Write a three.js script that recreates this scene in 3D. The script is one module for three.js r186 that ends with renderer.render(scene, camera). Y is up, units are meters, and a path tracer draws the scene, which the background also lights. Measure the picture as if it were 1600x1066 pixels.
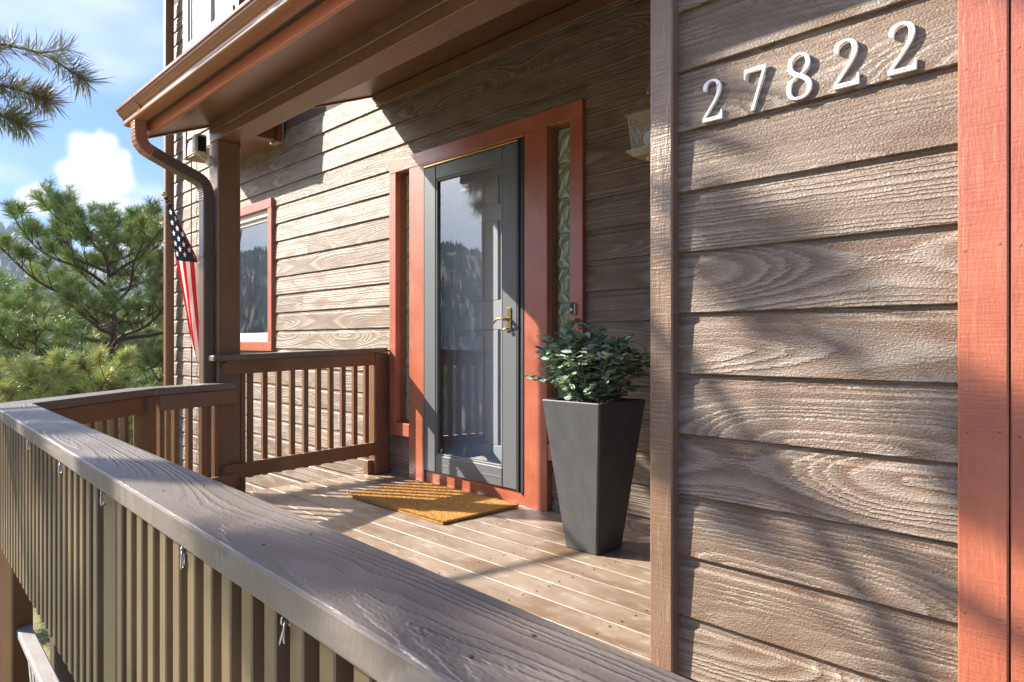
import * as THREE from 'three';
import { mergeGeometries, toCreasedNormals } from 'three/addons/utils/BufferGeometryUtils.js';
import { FontLoader } from 'three/addons/loaders/FontLoader.js';
import { TextGeometry } from 'three/addons/geometries/TextGeometry.js';

// ---------------------------------------------------------------- camera, sky, sun, exposure
const scene = new THREE.Scene();
const camera = new THREE.PerspectiveCamera(52.24, 1600 / 1066, 0.05, 6000);
camera.position.set(0, 0.94, 0);
camera.lookAt(-0.7176, 0.94, -0.6965);
camera.setViewOffset(1600, 1066, 0, -2, 1600, 1066);
const renderer = new THREE.WebGLRenderer({ antialias: true });
renderer.toneMapping = THREE.LinearToneMapping;
renderer.toneMappingExposure = 4.15;
renderer.shadowMap.enabled = true;
const SUN = new THREE.Vector3(-1, 0.734, 0.614).normalize();
const sun = new THREE.DirectionalLight(new THREE.Color(1.0, 0.91, 0.80), 3.75);
sun.position.copy(SUN).multiplyScalar(40);
sun.castShadow = true; sun.shadow.mapSize.set(4096, 4096);
Object.assign(sun.shadow.camera, { left: -14, right: 14, top: 14, bottom: -14, near: 1, far: 90 });
scene.add(sun, sun.target);

// seeded random + periodic gradient noise
function rng(seed) { let a = seed >>> 0; return () => { a = (a + 0x6D2B79F5) | 0; let t = Math.imul(a ^ (a >>> 15), 1 | a); t = (t + Math.imul(t ^ (t >>> 7), 61 | t)) ^ t; return ((t ^ (t >>> 14)) >>> 0) / 4294967296; }; }
const PERM = new Uint8Array(512), GX = new Float32Array(256), GY = new Float32Array(256);
{ const r = rng(7); const p = [...Array(256).keys()]; for (let i = 255; i > 0; i--) { const j = Math.floor(r() * (i + 1)); [p[i], p[j]] = [p[j], p[i]]; }
  for (let i = 0; i < 512; i++) PERM[i] = p[i & 255]; for (let i = 0; i < 256; i++) { const a = r() * 6.2832; GX[i] = Math.cos(a); GY[i] = Math.sin(a); } }
function N(x, y, px = 256, py = 256) {            // periodic, about -1..1
  const xi = Math.floor(x), yi = Math.floor(y), fx = x - xi, fy = y - yi, gx = fx - 1, gy = fy - 1;
  const x0 = (xi - px * Math.floor(xi / px)), x1 = x0 + 1 === px ? 0 : x0 + 1, y0 = (yi - py * Math.floor(yi / py)), y1 = y0 + 1 === py ? 0 : y0 + 1;
  const pa = PERM[x0 & 255], pb = PERM[x1 & 255], ya = y0 & 255, yb = y1 & 255;
  const k0 = PERM[pa + ya], k1 = PERM[pb + ya], k2 = PERM[pa + yb], k3 = PERM[pb + yb];
  const u = fx * fx * fx * (fx * (fx * 6 - 15) + 10), v = fy * fy * fy * (fy * (fy * 6 - 15) + 10);
  const a = GX[k0] * fx + GY[k0] * fy, b = GX[k1] * gx + GY[k1] * fy, c = GX[k2] * fx + GY[k2] * gy, d = GX[k3] * gx + GY[k3] * gy;
  return 1.5 * (a + u * (b - a) + v * (c - a + u * (a - b - c + d)));
}
function fbm(x, y, o = 4, p = 256) { let s = 0, a = 0.5; for (let i = 0; i < o; i++) { s += a * N(x, y, p, p); x *= 2; y *= 2; p *= 2; a *= 0.5; } return s; }
const clamp = (v, a = 0, b = 1) => Math.min(b, Math.max(a, v));
const smooth = (a, b, v) => { const t = clamp((v - a) / (b - a)); return t * t * (3 - 2 * t); };
const lerp = (a, b, t) => a + (b - a) * t;

const OX = 61.1, OZ = 5.6;
// the sky: air and clouds on an equirectangular map
{
  const W = 2048, H = 1024, d = new Float32Array(W * H * 4);
  const dirOf = (px, py) => { const u = px - 800, v = py - 535; const l = Math.hypot(u, v, 1087); return new THREE.Vector3((0.6965 * u - 780) / l, -v / l, (-0.7176 * u - 757.1) / l); };
  const puffs = [];
  const pr = rng(31);
  const cum = (px, py, w, h, n) => { for (let i = 0; i < n; i++) { const a = pr() * 6.28, q = Math.sqrt(pr()); const c = dirOf(px + Math.cos(a) * q * w, py + Math.sin(a) * q * h - (1 - Math.abs(Math.cos(a) * q)) * h * 0.7); puffs.push([c.x, c.y, c.z, (0.006 + 0.017 * pr())]); } };
  cum(146, 278, 50, 36, 60); cum(130, 315, 84, 18, 50); cum(20, 395, 60, 14, 30); cum(205, 370, 60, 20, 30);
  for (let j = 0; j < H; j++) {
    const el = ((j + 0.5) / H - 0.5) * Math.PI, y = Math.sin(el), ce = Math.cos(el);
    for (let i = 0; i < W; i++) {
      const az = ((i + 0.5) / W - 0.5) * 2 * Math.PI, x = Math.cos(az) * ce, z = Math.sin(az) * ce;
      const yy = Math.max(0, y), k = Math.pow(1 - yy, 3.2);
      let r = lerp(0.022, 0.155, k), g = lerp(0.090, 0.285, k), b = lerp(0.315, 0.47, k);
      const sd = Math.max(0, x * SUN.x + y * SUN.y + z * SUN.z); const halo = 1.7 * Math.pow(sd, 14) + 1.6 * Math.pow(sd, 40);
      r += halo * 1.0; g += halo * 0.93; b += halo * 0.8;
      // high thin cloud
      if (y < -0.02) { const o = (j * W + i) * 4; d[o] = 0.25; d[o + 1] = 0.28; d[o + 2] = 0.30; d[o + 3] = 1; continue; }
      const ph = 1 / (0.16 + yy), cx = x * ph * 1.25, cz = z * ph * 1.25;
      let c = smooth(0.06, 0.50, fbm(cx * 0.8 + OX, cz * 0.8 + OZ, 6) + 0.06) * 0.42;
      // heaped cloud
      let q = 0;
      if (y > 0.02 && y < 0.35 && x < -0.5 && z < 0.15 && z > -0.55) {
        const n = fbm(az * 26, el * 26, 6) * 0.017;
        for (const p of puffs) { const dd = Math.hypot(x - p[0], y - p[1], z - p[2]) + n; if (dd < p[3]) q = Math.max(q, smooth(p[3], p[3] - 0.010, dd)); }
      }
      if (y < 0) { r = 0.30; g = 0.34; b = 0.36; c = 0; }
      const wl = 0.40 + 0.9 * Math.pow(sd, 8) + 0.22 * fbm(cx * 3, cz * 3, 4);
      r = lerp(r, wl, c); g = lerp(g, wl * 1.0, c); b = lerp(b, wl * 1.03, c);
      const wq = 0.37 + 0.24 * fbm(az * 30, el * 30, 4);
      r = lerp(r, wq, q); g = lerp(g, wq, q); b = lerp(b, wq * 1.02, q);
      const o = (j * W + i) * 4; const S = 0.80; d[o] = r * S; d[o + 1] = g * S; d[o + 2] = b * S; d[o + 3] = 1;
    }
  }
  const t = new THREE.DataTexture(d, W, H, THREE.RGBAFormat, THREE.FloatType);
  t.mapping = THREE.EquirectangularReflectionMapping; t.magFilter = THREE.LinearFilter; t.minFilter = THREE.LinearFilter; t.wrapS = THREE.RepeatWrapping; t.needsUpdate = true;
  scene.background = t; scene.environment = t;
}

// ---------------------------------------------------------------- textures
function tex(W, H, fn, srgb = false) {            // fn(i, j) -> [r, g, b] 0..1 (linear; encoded here when srgb)
  const d = new Uint8Array(W * H * 4);
  const enc = v => { v = clamp(v); return srgb ? (v <= 0.0031308 ? 12.92 * v : 1.055 * Math.pow(v, 1 / 2.4) - 0.055) : v; };
  for (let j = 0; j < H; j++) for (let i = 0; i < W; i++) { const c = fn(i, j), o = (j * W + i) * 4; d[o] = enc(c[0]) * 255; d[o + 1] = enc(c[1]) * 255; d[o + 2] = enc(c[2]) * 255; d[o + 3] = 255; }
  const t = new THREE.DataTexture(d, W, H); t.wrapS = t.wrapT = THREE.RepeatWrapping; t.magFilter = THREE.LinearFilter; t.minFilter = THREE.LinearMipmapLinearFilter; t.generateMipmaps = true;
  if (srgb) t.colorSpace = THREE.SRGBColorSpace; t.needsUpdate = true; return t;
}
const g1 = v => [v, v, v];
// embossed plank rows: W px = W mm long, rows of rowH mm
function grainField(W, H, rows, seed, opt) {
  const f = new Float32Array(W * H), r = rng(seed), rowH = H / rows;
  const P = [...Array(rows)].map((_, k) => ({ yc: (r() - 0.5) * 0.14, fr: opt.f0 + r() * opt.f1, am: r(), ph: Math.floor(r() * 90), str: opt.flat ? r() : (k % 3 === 2 ? 0.35 : 0.85), cy: opt.flat ? 1 : (k === 0 || k === 3 ? 2 : 1), st: opt.flat ? 0 : (k % 3 === 1 ? 1 : 0), knots: [...Array(r() < 0.6 ? 1 : 0)].map(() => [r() * W / 1000, (r() - 0.5) * 0.13, 0.008 + r() * 0.01]) }));
  const Lm = W / 1000;
  for (let j = 0; j < H; j++) {
    const k = Math.min(rows - 1, Math.floor(j / rowH)), p = P[k], y = (j - k * rowH - rowH / 2) / 1000;
    for (let i = 0; i < W; i++) {
      const X = i / 1000, t = X / Lm;
      let yy = y + 0.011 * N(t * 3, p.ph + y * 5, 3) + 0.003 * N(t * 11, p.ph + 7 + y * 20, 11);
      let kn = 0;
      for (const q of p.knots) { let dx = X - q[0]; dx -= Math.round(dx / Lm) * Lm; const dy = y - q[1], e = Math.exp(-(dx * dx / (q[2] * q[2] * 9) + dy * dy / (q[2] * q[2] * 3.2))); yy += Math.sign(dy || 1) * e * 0.02; kn = Math.max(kn, Math.exp(-(dx * dx + dy * dy * 1.6) / (q[2] * q[2] * 0.5))); }
      const yc = p.st ? 0.16 + p.yc * 0.6 : p.yc + 0.022 * N(t * 2, p.ph + 20.5, 2);
      const a = p.st ? 0.03 : 0.012 + 0.075 * Math.pow(0.5 + 0.5 * Math.sin(6.2832 * (t * p.cy + p.am) + 0.7 * N(t * 3, p.ph + 3.3, 3)), 1.3);
      const d = Math.sqrt((yy - yc) * (yy - yc) + a * a);
      let R = d * p.fr + 0.16 * N(t * 60, y * 160 + p.ph, 60) + 0.10 * N(t * 260, y * 420 + p.ph, 260);
      R += 0.42 * Math.sin(R * 1.31 + p.ph) + 0.3 * Math.sin(R * 0.47 + p.am * 9);
      let fr = R - Math.floor(R);
      let ring = fr < 0.8 ? Math.pow(fr / 0.8, 1.6) : (1 - fr) / 0.2;
      const msk = smooth(-0.35, 0.35, N(t * 7, y * 14 + p.ph * 3, 7) + (p.str - 0.5) * 0.9);
      const fib = N(t * 90, y * 520 + p.ph, 90) * 0.5 + N(t * 300, y * 900 + p.ph, 300) * 0.5;
      const peb = N(t * 420, y * 260 + 31, 420);
      let h = opt.ring * ring * (0.25 + 0.75 * msk) + opt.fib * (0.5 + 0.6 * fib) + opt.peb * (0.5 + 0.6 * peb);
      h = lerp(h, 0.15 + 0.5 * Math.abs(Math.sin(kn * 9)), kn * 0.8);
      f[j * W + i] = clamp(h);
    }
  }
  return f;
}
const mixc = (a, b, t) => [lerp(a[0], b[0], t), lerp(a[1], b[1], t), lerp(a[2], b[2], t)];
const SW = 2048, SH = 1020, SROWS = 6;
const sf = grainField(SW, SH, SROWS, 5, { f0: 48, f1: 40, ring: 0.50, fib: 0.32, peb: 0.22 });
const patch = (i, j, sx, sy, seed) => 0.5 + 0.5 * fbm(i / sx + seed, j / sy + seed * 1.7, 4);
const sidingMap = tex(SW, SH, (i, j) => { const h = sf[j * SW + i], w = fbm(i / 2048 * 9, j / 90, 4, 9) * 0.5, k = smooth(0.06, 0.72, h + w * 0.4);
  const c = mixc([0.108, 0.056, 0.026], [0.222, 0.178, 0.136], k), v = 1 + 0.22 * w; return [c[0] * v, c[1] * v, c[2] * v]; }, true);
const sidingBump = tex(SW, SH, (i, j) => g1(sf[j * SW + i]));
const sidingRough = tex(SW, SH, (i, j) => g1(0.46 + 0.2 * (1 - sf[j * SW + i]) + 0.08 * fbm(i / 2048 * 40, j / 30, 3, 40)));
const DW = 2048, DH = 980, DROWS = 7;
const df = grainField(DW, DH, DROWS, 17, { f0: 90, f1: 70, ring: 0.7, fib: 0.2, peb: 0.1, flat: true });
const deckMap = tex(DW, DH, (i, j) => { const row = Math.floor(j / 140), h = df[j * DW + i], w = fbm(i / 2048 * 6, j / 160 + row * 3.1, 5, 6), s = smooth(0.05, 0.5, fbm(i / 2048 * 22 + 3, j / 60 + row * 5, 4, 22));
  let c = mixc([0.150, 0.098, 0.060], [0.300, 0.228, 0.166], clamp(0.4 + h * 0.4 + w * 0.9)); c = mixc(c, [0.44, 0.38, 0.31], s * 0.4); c = mixc(c, [0.17, 0.092, 0.045], smooth(0.05, 0.5, -w) * 0.5); return c; }, true);
const deckBump = tex(DW, DH, (i, j) => g1(df[j * DW + i]));
const capMap = tex(DW, DH, (i, j) => { const h = df[j * DW + i], w = fbm(i / 2048 * 8 + 2, j / 120, 4, 8); const c = mixc([0.105, 0.086, 0.070], [0.185, 0.160, 0.138], clamp(0.3 + h * 0.6 + w * 0.5)); return c; }, true);
// rough sawn boards (paint over saw marks)
const RF = (() => { const W = 1024, H = 1024, f = new Float32Array(W * H); for (let j = 0; j < H; j++) for (let i = 0; i < W; i++) {
  const s = N(i / 1024 * 200, j / 1024 * 16, 200, 16) * 0.5 + 0.5, fb = N(i / 1024 * 40, j / 1024 * 300, 40, 300) * 0.5 + 0.5, lg = N(i / 1024 * 6, j / 1024 * 60, 6, 60), p = N(i / 1024 * 256, j / 1024 * 256) * 0.5 + 0.5;
  f[j * W + i] = clamp(0.35 * s + 0.3 * fb + 0.2 * p + 0.25 * smooth(0.25, 0.6, lg)); } return f; })();
const sawBump = tex(1024, 1024, (i, j) => g1(RF[j * 1024 + i]));
const toneMap = (a, b, amt = 1) => tex(1024, 1024, (i, j) => mixc(a, b, clamp(RF[j * 1024 + i] * 0.7 * amt + 0.6 * fbm(i / 1024 * 6, j / 1024 * 6, 5, 6) + 0.15)), true);
const fineBump = tex(512, 512, (i, j) => g1(clamp(0.5 + 0.35 * N(i / 2, j / 2) + 0.35 * fbm(i / 512 * 40, j / 512 * 40, 3, 40))));
const waveBump = tex(256, 256, (i, j) => g1(0.5 + 0.5 * Math.sin(i / 256 * 6.2832 * 2 + 2.4 * N(i / 256 * 3, j / 256 * 3, 3, 3) * 1.6 + 3 * N(i / 256 * 2 + 9, j / 256 * 2, 2, 2))));

// ---------------------------------------------------------------- materials
const M = {};
function mat(o, phys) { if (o.bumpMap && o.bumpScale === undefined) o.bumpScale = 0.0015; const m = phys ? new THREE.MeshPhysicalMaterial(o) : new THREE.MeshStandardMaterial(o); return m; }
const lin = (r, g, b) => new THREE.Color().setRGB(r, g, b);
M.siding = mat({ map: sidingMap, bumpMap: sidingBump, bumpScale: 0.0042, roughnessMap: sidingRough, roughness: 1, ior: 1.52 }, true);
M.deck = mat({ map: deckMap, bumpMap: deckBump, bumpScale: 0.0009, roughness: 0.46, ior: 1.55 }, true);
M.cap = mat({ map: capMap, bumpMap: deckBump, bumpScale: 0.0020, roughness: 0.46, ior: 1.52 }, true);
M.brown = mat({ map: toneMap([0.145, 0.066, 0.029], [0.220, 0.108, 0.050]), bumpMap: sawBump, bumpScale: 0.0006, roughness: 0.36, ior: 1.6 }, true);
M.brownRough = mat({ map: toneMap([0.145, 0.070, 0.032], [0.215, 0.116, 0.060]), bumpMap: sawBump, bumpScale: 0.0022, roughness: 0.42, ior: 1.6 }, true);
M.olive = mat({ map: toneMap([0.104, 0.070, 0.037], [0.150, 0.106, 0.060]), bumpMap: sawBump, bumpScale: 0.0004, roughness: 0.3, ior: 1.65 }, true);
M.red = mat({ map: toneMap([0.295, 0.076, 0.036], [0.45, 0.146, 0.080]), bumpMap: sawBump, bumpScale: 0.0013, roughness: 0.3, ior: 1.75 }, true);
M.redSmooth = mat({ color: lin(0.46, 0.135, 0.058), bumpMap: sawBump, bumpScale: 0.0004, roughness: 0.32, ior: 1.6 }, true);
M.cornerWood = mat({ map: toneMap([0.155, 0.084, 0.042], [0.225, 0.148, 0.098]), bumpMap: sawBump, bumpScale: 0.0022, roughness: 0.38, ior: 1.65 }, true);
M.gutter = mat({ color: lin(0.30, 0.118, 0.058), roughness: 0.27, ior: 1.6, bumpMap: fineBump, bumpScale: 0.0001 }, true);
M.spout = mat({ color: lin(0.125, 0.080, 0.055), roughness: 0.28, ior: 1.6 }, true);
M.storm = mat({ color: lin(0.120, 0.130, 0.134), roughness: 0.38, bumpMap: fineBump, bumpScale: 0.00005 });
M.stormDark = mat({ color: lin(0.03, 0.032, 0.034), roughness: 0.5 });
M.doorPaint = mat({ color: lin(0.38, 0.42, 0.45), roughness: 0.45, bumpMap: sawBump, bumpScale: 0.0003 });
M.glass = mat({ color: lin(1, 1, 1), transmission: 1, thickness: 0, roughness: 0.0, ior: 2.6 }, true);
M.winGlass = mat({ color: lin(0.9, 0.95, 0.93), transmission: 1, thickness: 0, roughness: 0.0, ior: 2.8 }, true);
M.block = mat({ color: lin(0.52, 0.58, 0.38), transmission: 0.4, thickness: 0, roughness: 0.06, ior: 1.9, bumpMap: waveBump, bumpScale: 0.012 }, true);
M.mortar = mat({ color: lin(0.42, 0.40, 0.27), roughness: 0.8 });
M.dark = mat({ color: lin(0.02, 0.018, 0.016), roughness: 0.8 });
M.core = mat({ color: lin(0.06, 0.04, 0.028), roughness: 0.9 });
M.room = mat({ color: lin(0.20, 0.20, 0.19), roughness: 0.9 });
M.white = mat({ color: lin(0.84, 0.83, 0.80), roughness: 0.5, bumpMap: fineBump, bumpScale: 0.0001 });
M.sash = mat({ color: lin(0.55, 0.52, 0.47), roughness: 0.45 });
M.brass = mat({ color: lin(0.60, 0.42, 0.17), roughness: 0.25, metalness: 1 });
M.antique = mat({ color: lin(0.58, 0.50, 0.36), roughness: 0.42, metalness: 0.25, bumpMap: fineBump, bumpScale: 0.0003 });
M.steel = mat({ color: lin(0.52, 0.52, 0.52), roughness: 0.3, metalness: 1 });
M.rust = mat({ color: lin(0.10, 0.055, 0.03), roughness: 0.6, metalness: 0.4 });
M.black = mat({ color: lin(0.012, 0.012, 0.013), roughness: 0.3 });
M.beige = mat({ color: lin(0.56, 0.50, 0.38), roughness: 0.5 });
M.pot = mat({ map: tex(512, 512, (i, j) => { const v = 0.5 + 0.5 * fbm(i / 512 * 8, j / 512 * 3, 5, 8), s = smooth(0.25, 0.6, N(i / 512 * 90, j / 512 * 26, 90, 26)) * 0.5; return mixc([0.034, 0.036, 0.038], [0.074, 0.077, 0.079], clamp(v + s * 0.5)); }, true), bumpMap: fineBump, bumpScale: 0.0006, roughness: 0.5 });
M.soil = mat({ color: lin(0.035, 0.024, 0.016), roughness: 1, bumpMap: fineBump, bumpScale: 0.006 });
M.coir = mat({ map: tex(512, 512, (i, j) => mixc([0.40, 0.19, 0.04], [0.72, 0.43, 0.135], clamp(0.5 + 0.5 * N(i / 1.6, j / 1.6) + 0.3 * fbm(i / 512 * 9, j / 512 * 9, 3, 9))), true), bumpMap: fineBump, bumpScale: 0.004, roughness: 1 });
M.bark = mat({ map: tex(256, 512, (i, j) => mixc([0.07, 0.042, 0.026], [0.20, 0.125, 0.08], clamp(0.5 + 0.9 * fbm(i / 256 * 6, j / 512 * 4, 5, 6))), true), bumpMap: fineBump, bumpScale: 0.01, roughness: 0.95 });
M.twig = mat({ color: lin(0.12, 0.078, 0.048), roughness: 0.9 });
M.needle = mat({ color: lin(1, 1, 1), roughness: 0.5, side: THREE.DoubleSide });
M.leaf = mat({ color: lin(1, 1, 1), roughness: 0.55, side: THREE.DoubleSide });
M.stem = mat({ color: lin(0.13, 0.15, 0.05), roughness: 0.7 });
M.grey = mat({ map: toneMap([0.20, 0.18, 0.16], [0.36, 0.34, 0.32]), bumpMap: sawBump, bumpScale: 0.001, roughness: 0.55 });

// ---------------------------------------------------------------- helpers
const used = {};
function numbered(n) { used[n] = (used[n] || 0) + 1; return used[n] === 1 ? n : n + '_' + String(used[n] - 1).padStart(3, '0'); }
function thing(name, label, category, group, kind) { const g = new THREE.Group(); return tagAdd(g, name, label, category, group, kind); }
function tagAdd(g, name, label, category, group, kind) { g.name = numbered(name); g.userData = { label, category }; if (group) g.userData.group = group; if (kind) g.userData.kind = kind; scene.add(g); g.castShadow = g.receiveShadow = true; return g; }
function part(parent, name, geo, m) { const o = new THREE.Mesh(geo, m); o.name = name; o.castShadow = o.receiveShadow = true; parent.add(o); return o; }
function grp(parent, name) { const g = new THREE.Group(); g.name = name; parent.add(g); return g; }
const uvr = rng(99);
// chamfered box with uv in metres / S, grain along the named axis
function cbox(x0, x1, y0, y1, z0, z1, ch = 0.003, grain = 'x', S = 1.024) {
  const lo = [x0, y0, z0], hi = [x1, y1, z1]; ch = Math.min(ch, (x1 - x0) * 0.45, (y1 - y0) * 0.45, (z1 - z0) * 0.45);
  const pos = [], uv = [], ou = uvr() * 3, ov = uvr() * 3, gi = 'xyz'.indexOf(grain);
  const P = (sx, sy, sz, ax) => { const s = [sx, sy, sz], v = []; for (let k = 0; k < 3; k++) v.push(s[k] < 0 ? lo[k] + (k === ax ? 0 : ch) : hi[k] - (k === ax ? 0 : ch)); return v; };
  const tri = (a, b, c, ax) => { const e1 = [0, 1, 2].map(k => b[k] - a[k]), e2 = [0, 1, 2].map(k => c[k] - a[k]); const n = [e1[1] * e2[2] - e1[2] * e2[1], e1[2] * e2[0] - e1[0] * e2[2], e1[0] * e2[1] - e1[1] * e2[0]];
    const m = [0, 1, 2].map(k => (a[k] + b[k] + c[k]) / 3 - (lo[k] + hi[k]) / 2); if (n[0] * m[0] + n[1] * m[1] + n[2] * m[2] < 0) [b, c] = [c, b];
    for (const q of [a, b, c]) { pos.push(...q); let u, v; if (ax === gi) { const o = [0, 1, 2].filter(k => k !== ax); u = q[o[0]]; v = q[o[1]]; } else { u = q[gi]; v = q[[0, 1, 2].find(k => k !== ax && k !== gi)]; } uv.push(u / S + ou, v / S + ov); } };
  const quad = (a, b, c, d, ax) => { tri(a, b, c, ax); tri(a, c, d, ax); };
  for (let ax = 0; ax < 3; ax++) { const o = [0, 1, 2].filter(k => k !== ax); for (const s of [-1, 1]) { const q = (a, b) => { const v = [0, 0, 0]; v[ax] = s; v[o[0]] = a; v[o[1]] = b; return P(v[0], v[1], v[2], ax); }; quad(q(-1, -1), q(1, -1), q(1, 1), q(-1, 1), ax); } }
  for (let ax = 0; ax < 3; ax++) { const [p, q] = [0, 1, 2].filter(k => k !== ax); for (const sp of [-1, 1]) for (const sq of [-1, 1]) { const v = (s, f) => { const w = [0, 0, 0]; w[ax] = s; w[p] = sp; w[q] = sq; return P(w[0], w[1], w[2], f); }; quad(v(-1, p), v(1, p), v(1, q), v(-1, q), p); } }
  for (const sx of [-1, 1]) for (const sy of [-1, 1]) for (const sz of [-1, 1]) tri(P(sx, sy, sz, 0), P(sx, sy, sz, 1), P(sx, sy, sz, 2), 0);
  const g = new THREE.BufferGeometry(); g.setAttribute('position', new THREE.Float32BufferAttribute(pos, 3)); g.setAttribute('uv', new THREE.Float32BufferAttribute(uv, 2)); g.computeVertexNormals(); return g;
}
// plank of size len (x) * h (y) * w (z) laid from a to b (centre line)
function bar(parent, name, a, b, h, w, m, ch = 0.003) {
  const A = new THREE.Vector3(...a), B = new THREE.Vector3(...b), L = A.distanceTo(B); const o = part(parent, name, cbox(-L / 2, L / 2, -h / 2, h / 2, -w / 2, w / 2, ch, 'x'), m);
  o.position.copy(A).add(B).multiplyScalar(0.5); const d = B.sub(A).normalize(); o.rotation.order = 'YZX'; o.rotation.y = Math.atan2(-d.z, d.x); o.rotation.z = Math.asin(d.y); return o;
}
function extr(shapePts, depth, holes = [], bevel = 0) { const s = new THREE.Shape(shapePts.map(p => new THREE.Vector2(...p))); for (const h of holes) s.holes.push(new THREE.Path(h.map(p => new THREE.Vector2(...p)))); return new THREE.ExtrudeGeometry(s, { depth, bevelEnabled: bevel > 0, bevelSize: bevel, bevelThickness: bevel, bevelSegments: 2, curveSegments: 12 }); }
function tube(pts, r, seg = 8, rad = 8, closed = false) { return new THREE.TubeGeometry(new THREE.CatmullRomCurve3(pts.map(p => p.isVector3 ? p : new THREE.Vector3(...p)), closed), seg, r, rad, closed); }
// profile (z, y) swept along x
function sweepX(prof, x0, x1, S = 1.024) {
  const pos = [], uv = []; let l = 0;
  for (let i = 0; i + 1 < prof.length; i++) { const [za, ya] = prof[i], [zb, yb] = prof[i + 1], d = Math.hypot(zb - za, yb - ya);
    pos.push(x0, ya, za, x1, ya, za, x1, yb, zb, x0, ya, za, x1, yb, zb, x0, yb, zb); uv.push(x0 / S, l / S, x1 / S, l / S, x1 / S, (l + d) / S, x0 / S, l / S, x1 / S, (l + d) / S, x0 / S, (l + d) / S); l += d; }
  const g = new THREE.BufferGeometry(); g.setAttribute('position', new THREE.Float32BufferAttribute(pos, 3)); g.setAttribute('uv', new THREE.Float32BufferAttribute(uv, 2)); g.computeVertexNormals(); return g;
}
// lap siding: every board a mesh; holes are [x0, x1, y0, y1]
const EXP = 0.1615, sr = rng(4);
function sidingGeo(x0, x1, y, c0, c1, z, pick, off) {        // one board, clipped to local heights c0..c1
  const prof = [[0, 0.0066], [0, 0.0165], [0.002, 0.0188], [0.130, 0.0135], [0.1365, 0.0072], [EXP + 0.004, 0.0060]];
  const pts = []; const at = h => { for (let i = 1; i + 1 < prof.length; i++) if (h >= prof[i][0] && h <= prof[i + 1][0]) { const t = (h - prof[i][0]) / (prof[i + 1][0] - prof[i][0]); return lerp(prof[i][1], prof[i + 1][1], t); } return prof[prof.length - 1][1]; };
  if (c0 <= 0) pts.push(prof[0], prof[1]); else pts.push([c0, at(c0)]);
  for (const p of prof.slice(2)) if (p[0] > c0 && p[0] < c1) pts.push(p);
  pts.push([Math.min(c1, EXP + 0.004), at(Math.min(c1, EXP + 0.004))]);
  const row0 = Math.floor(sr() * SROWS), ou0 = sr() * 2, row = pick === undefined ? row0 : pick, ou = off === undefined ? ou0 : off, pos = [], uv = [];
  for (let i = 0; i + 1 < pts.length; i++) { const [ya, za] = pts[i], [yb, zb] = pts[i + 1]; if (Math.hypot(ya - yb, za - zb) < 1e-6) continue;
    const V = h => (row * 170 + 2 + clamp(h, 0, 0.166) * 1000) / SH, U = x => (x + ou) / 2.048;
    pos.push(x0, y + ya, z + za, x1, y + ya, z + za, x1, y + yb, z + zb, x0, y + ya, z + za, x1, y + yb, z + zb, x0, y + yb, z + zb); uv.push(U(x0), V(ya), U(x1), V(ya), U(x1), V(yb), U(x0), V(ya), U(x1), V(yb), U(x0), V(yb)); }
  if (!pos.length) return null;
  const g = new THREE.BufferGeometry(); g.setAttribute('position', new THREE.Float32BufferAttribute(pos, 3)); g.setAttribute('uv', new THREE.Float32BufferAttribute(uv, 2)); g.computeVertexNormals(); return g;
}
function siding(parent, X0, X1, phase, Y0, Y1, z, holes, seq) {
  let course = 0;
  for (let y = phase + Math.floor((Y0 - phase) / EXP) * EXP; y < Y1; y += EXP) {
    const pick = seq ? seq[course++ % seq.length] : []; const cuts = [X0, X1]; for (const h of holes) if (h[2] < y + EXP && h[3] > y) for (const x of [h[0], h[1]]) if (x > X0 && x < X1) cuts.push(x);
    let jx = X0 + 1.2 + sr() * 2.6; while (jx < X1 - 0.6) { if (X1 - X0 > 2.5) cuts.push(jx); jx += 2.4 + sr() * 2; }
    cuts.sort((a, b) => a - b);
    for (let i = 0; i + 1 < cuts.length; i++) { const a = cuts[i], b = cuts[i + 1]; if (b - a < 0.004) continue; const m = (a + b) / 2; let spans = [[Math.max(0, Y0 - y), EXP + 0.004]];
      for (const h of holes) if (h[0] < m && h[1] > m) { const n = []; for (const s of spans) { const lo = h[2] - y, hi = h[3] - y; if (hi <= s[0] || lo >= s[1]) { n.push(s); continue; } if (lo > s[0]) n.push([s[0], lo]); if (hi < s[1]) n.push([hi, s[1]]); } spans = n; }
      for (const s of spans) if (s[1] - s[0] > 0.006) { const g = sidingGeo(a + 0.0006, b - 0.0006, y, s[0], s[1], z, pick[0], pick[1]); if (g) part(parent, 'siding_board', g, M.siding); } }
  }
}

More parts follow.
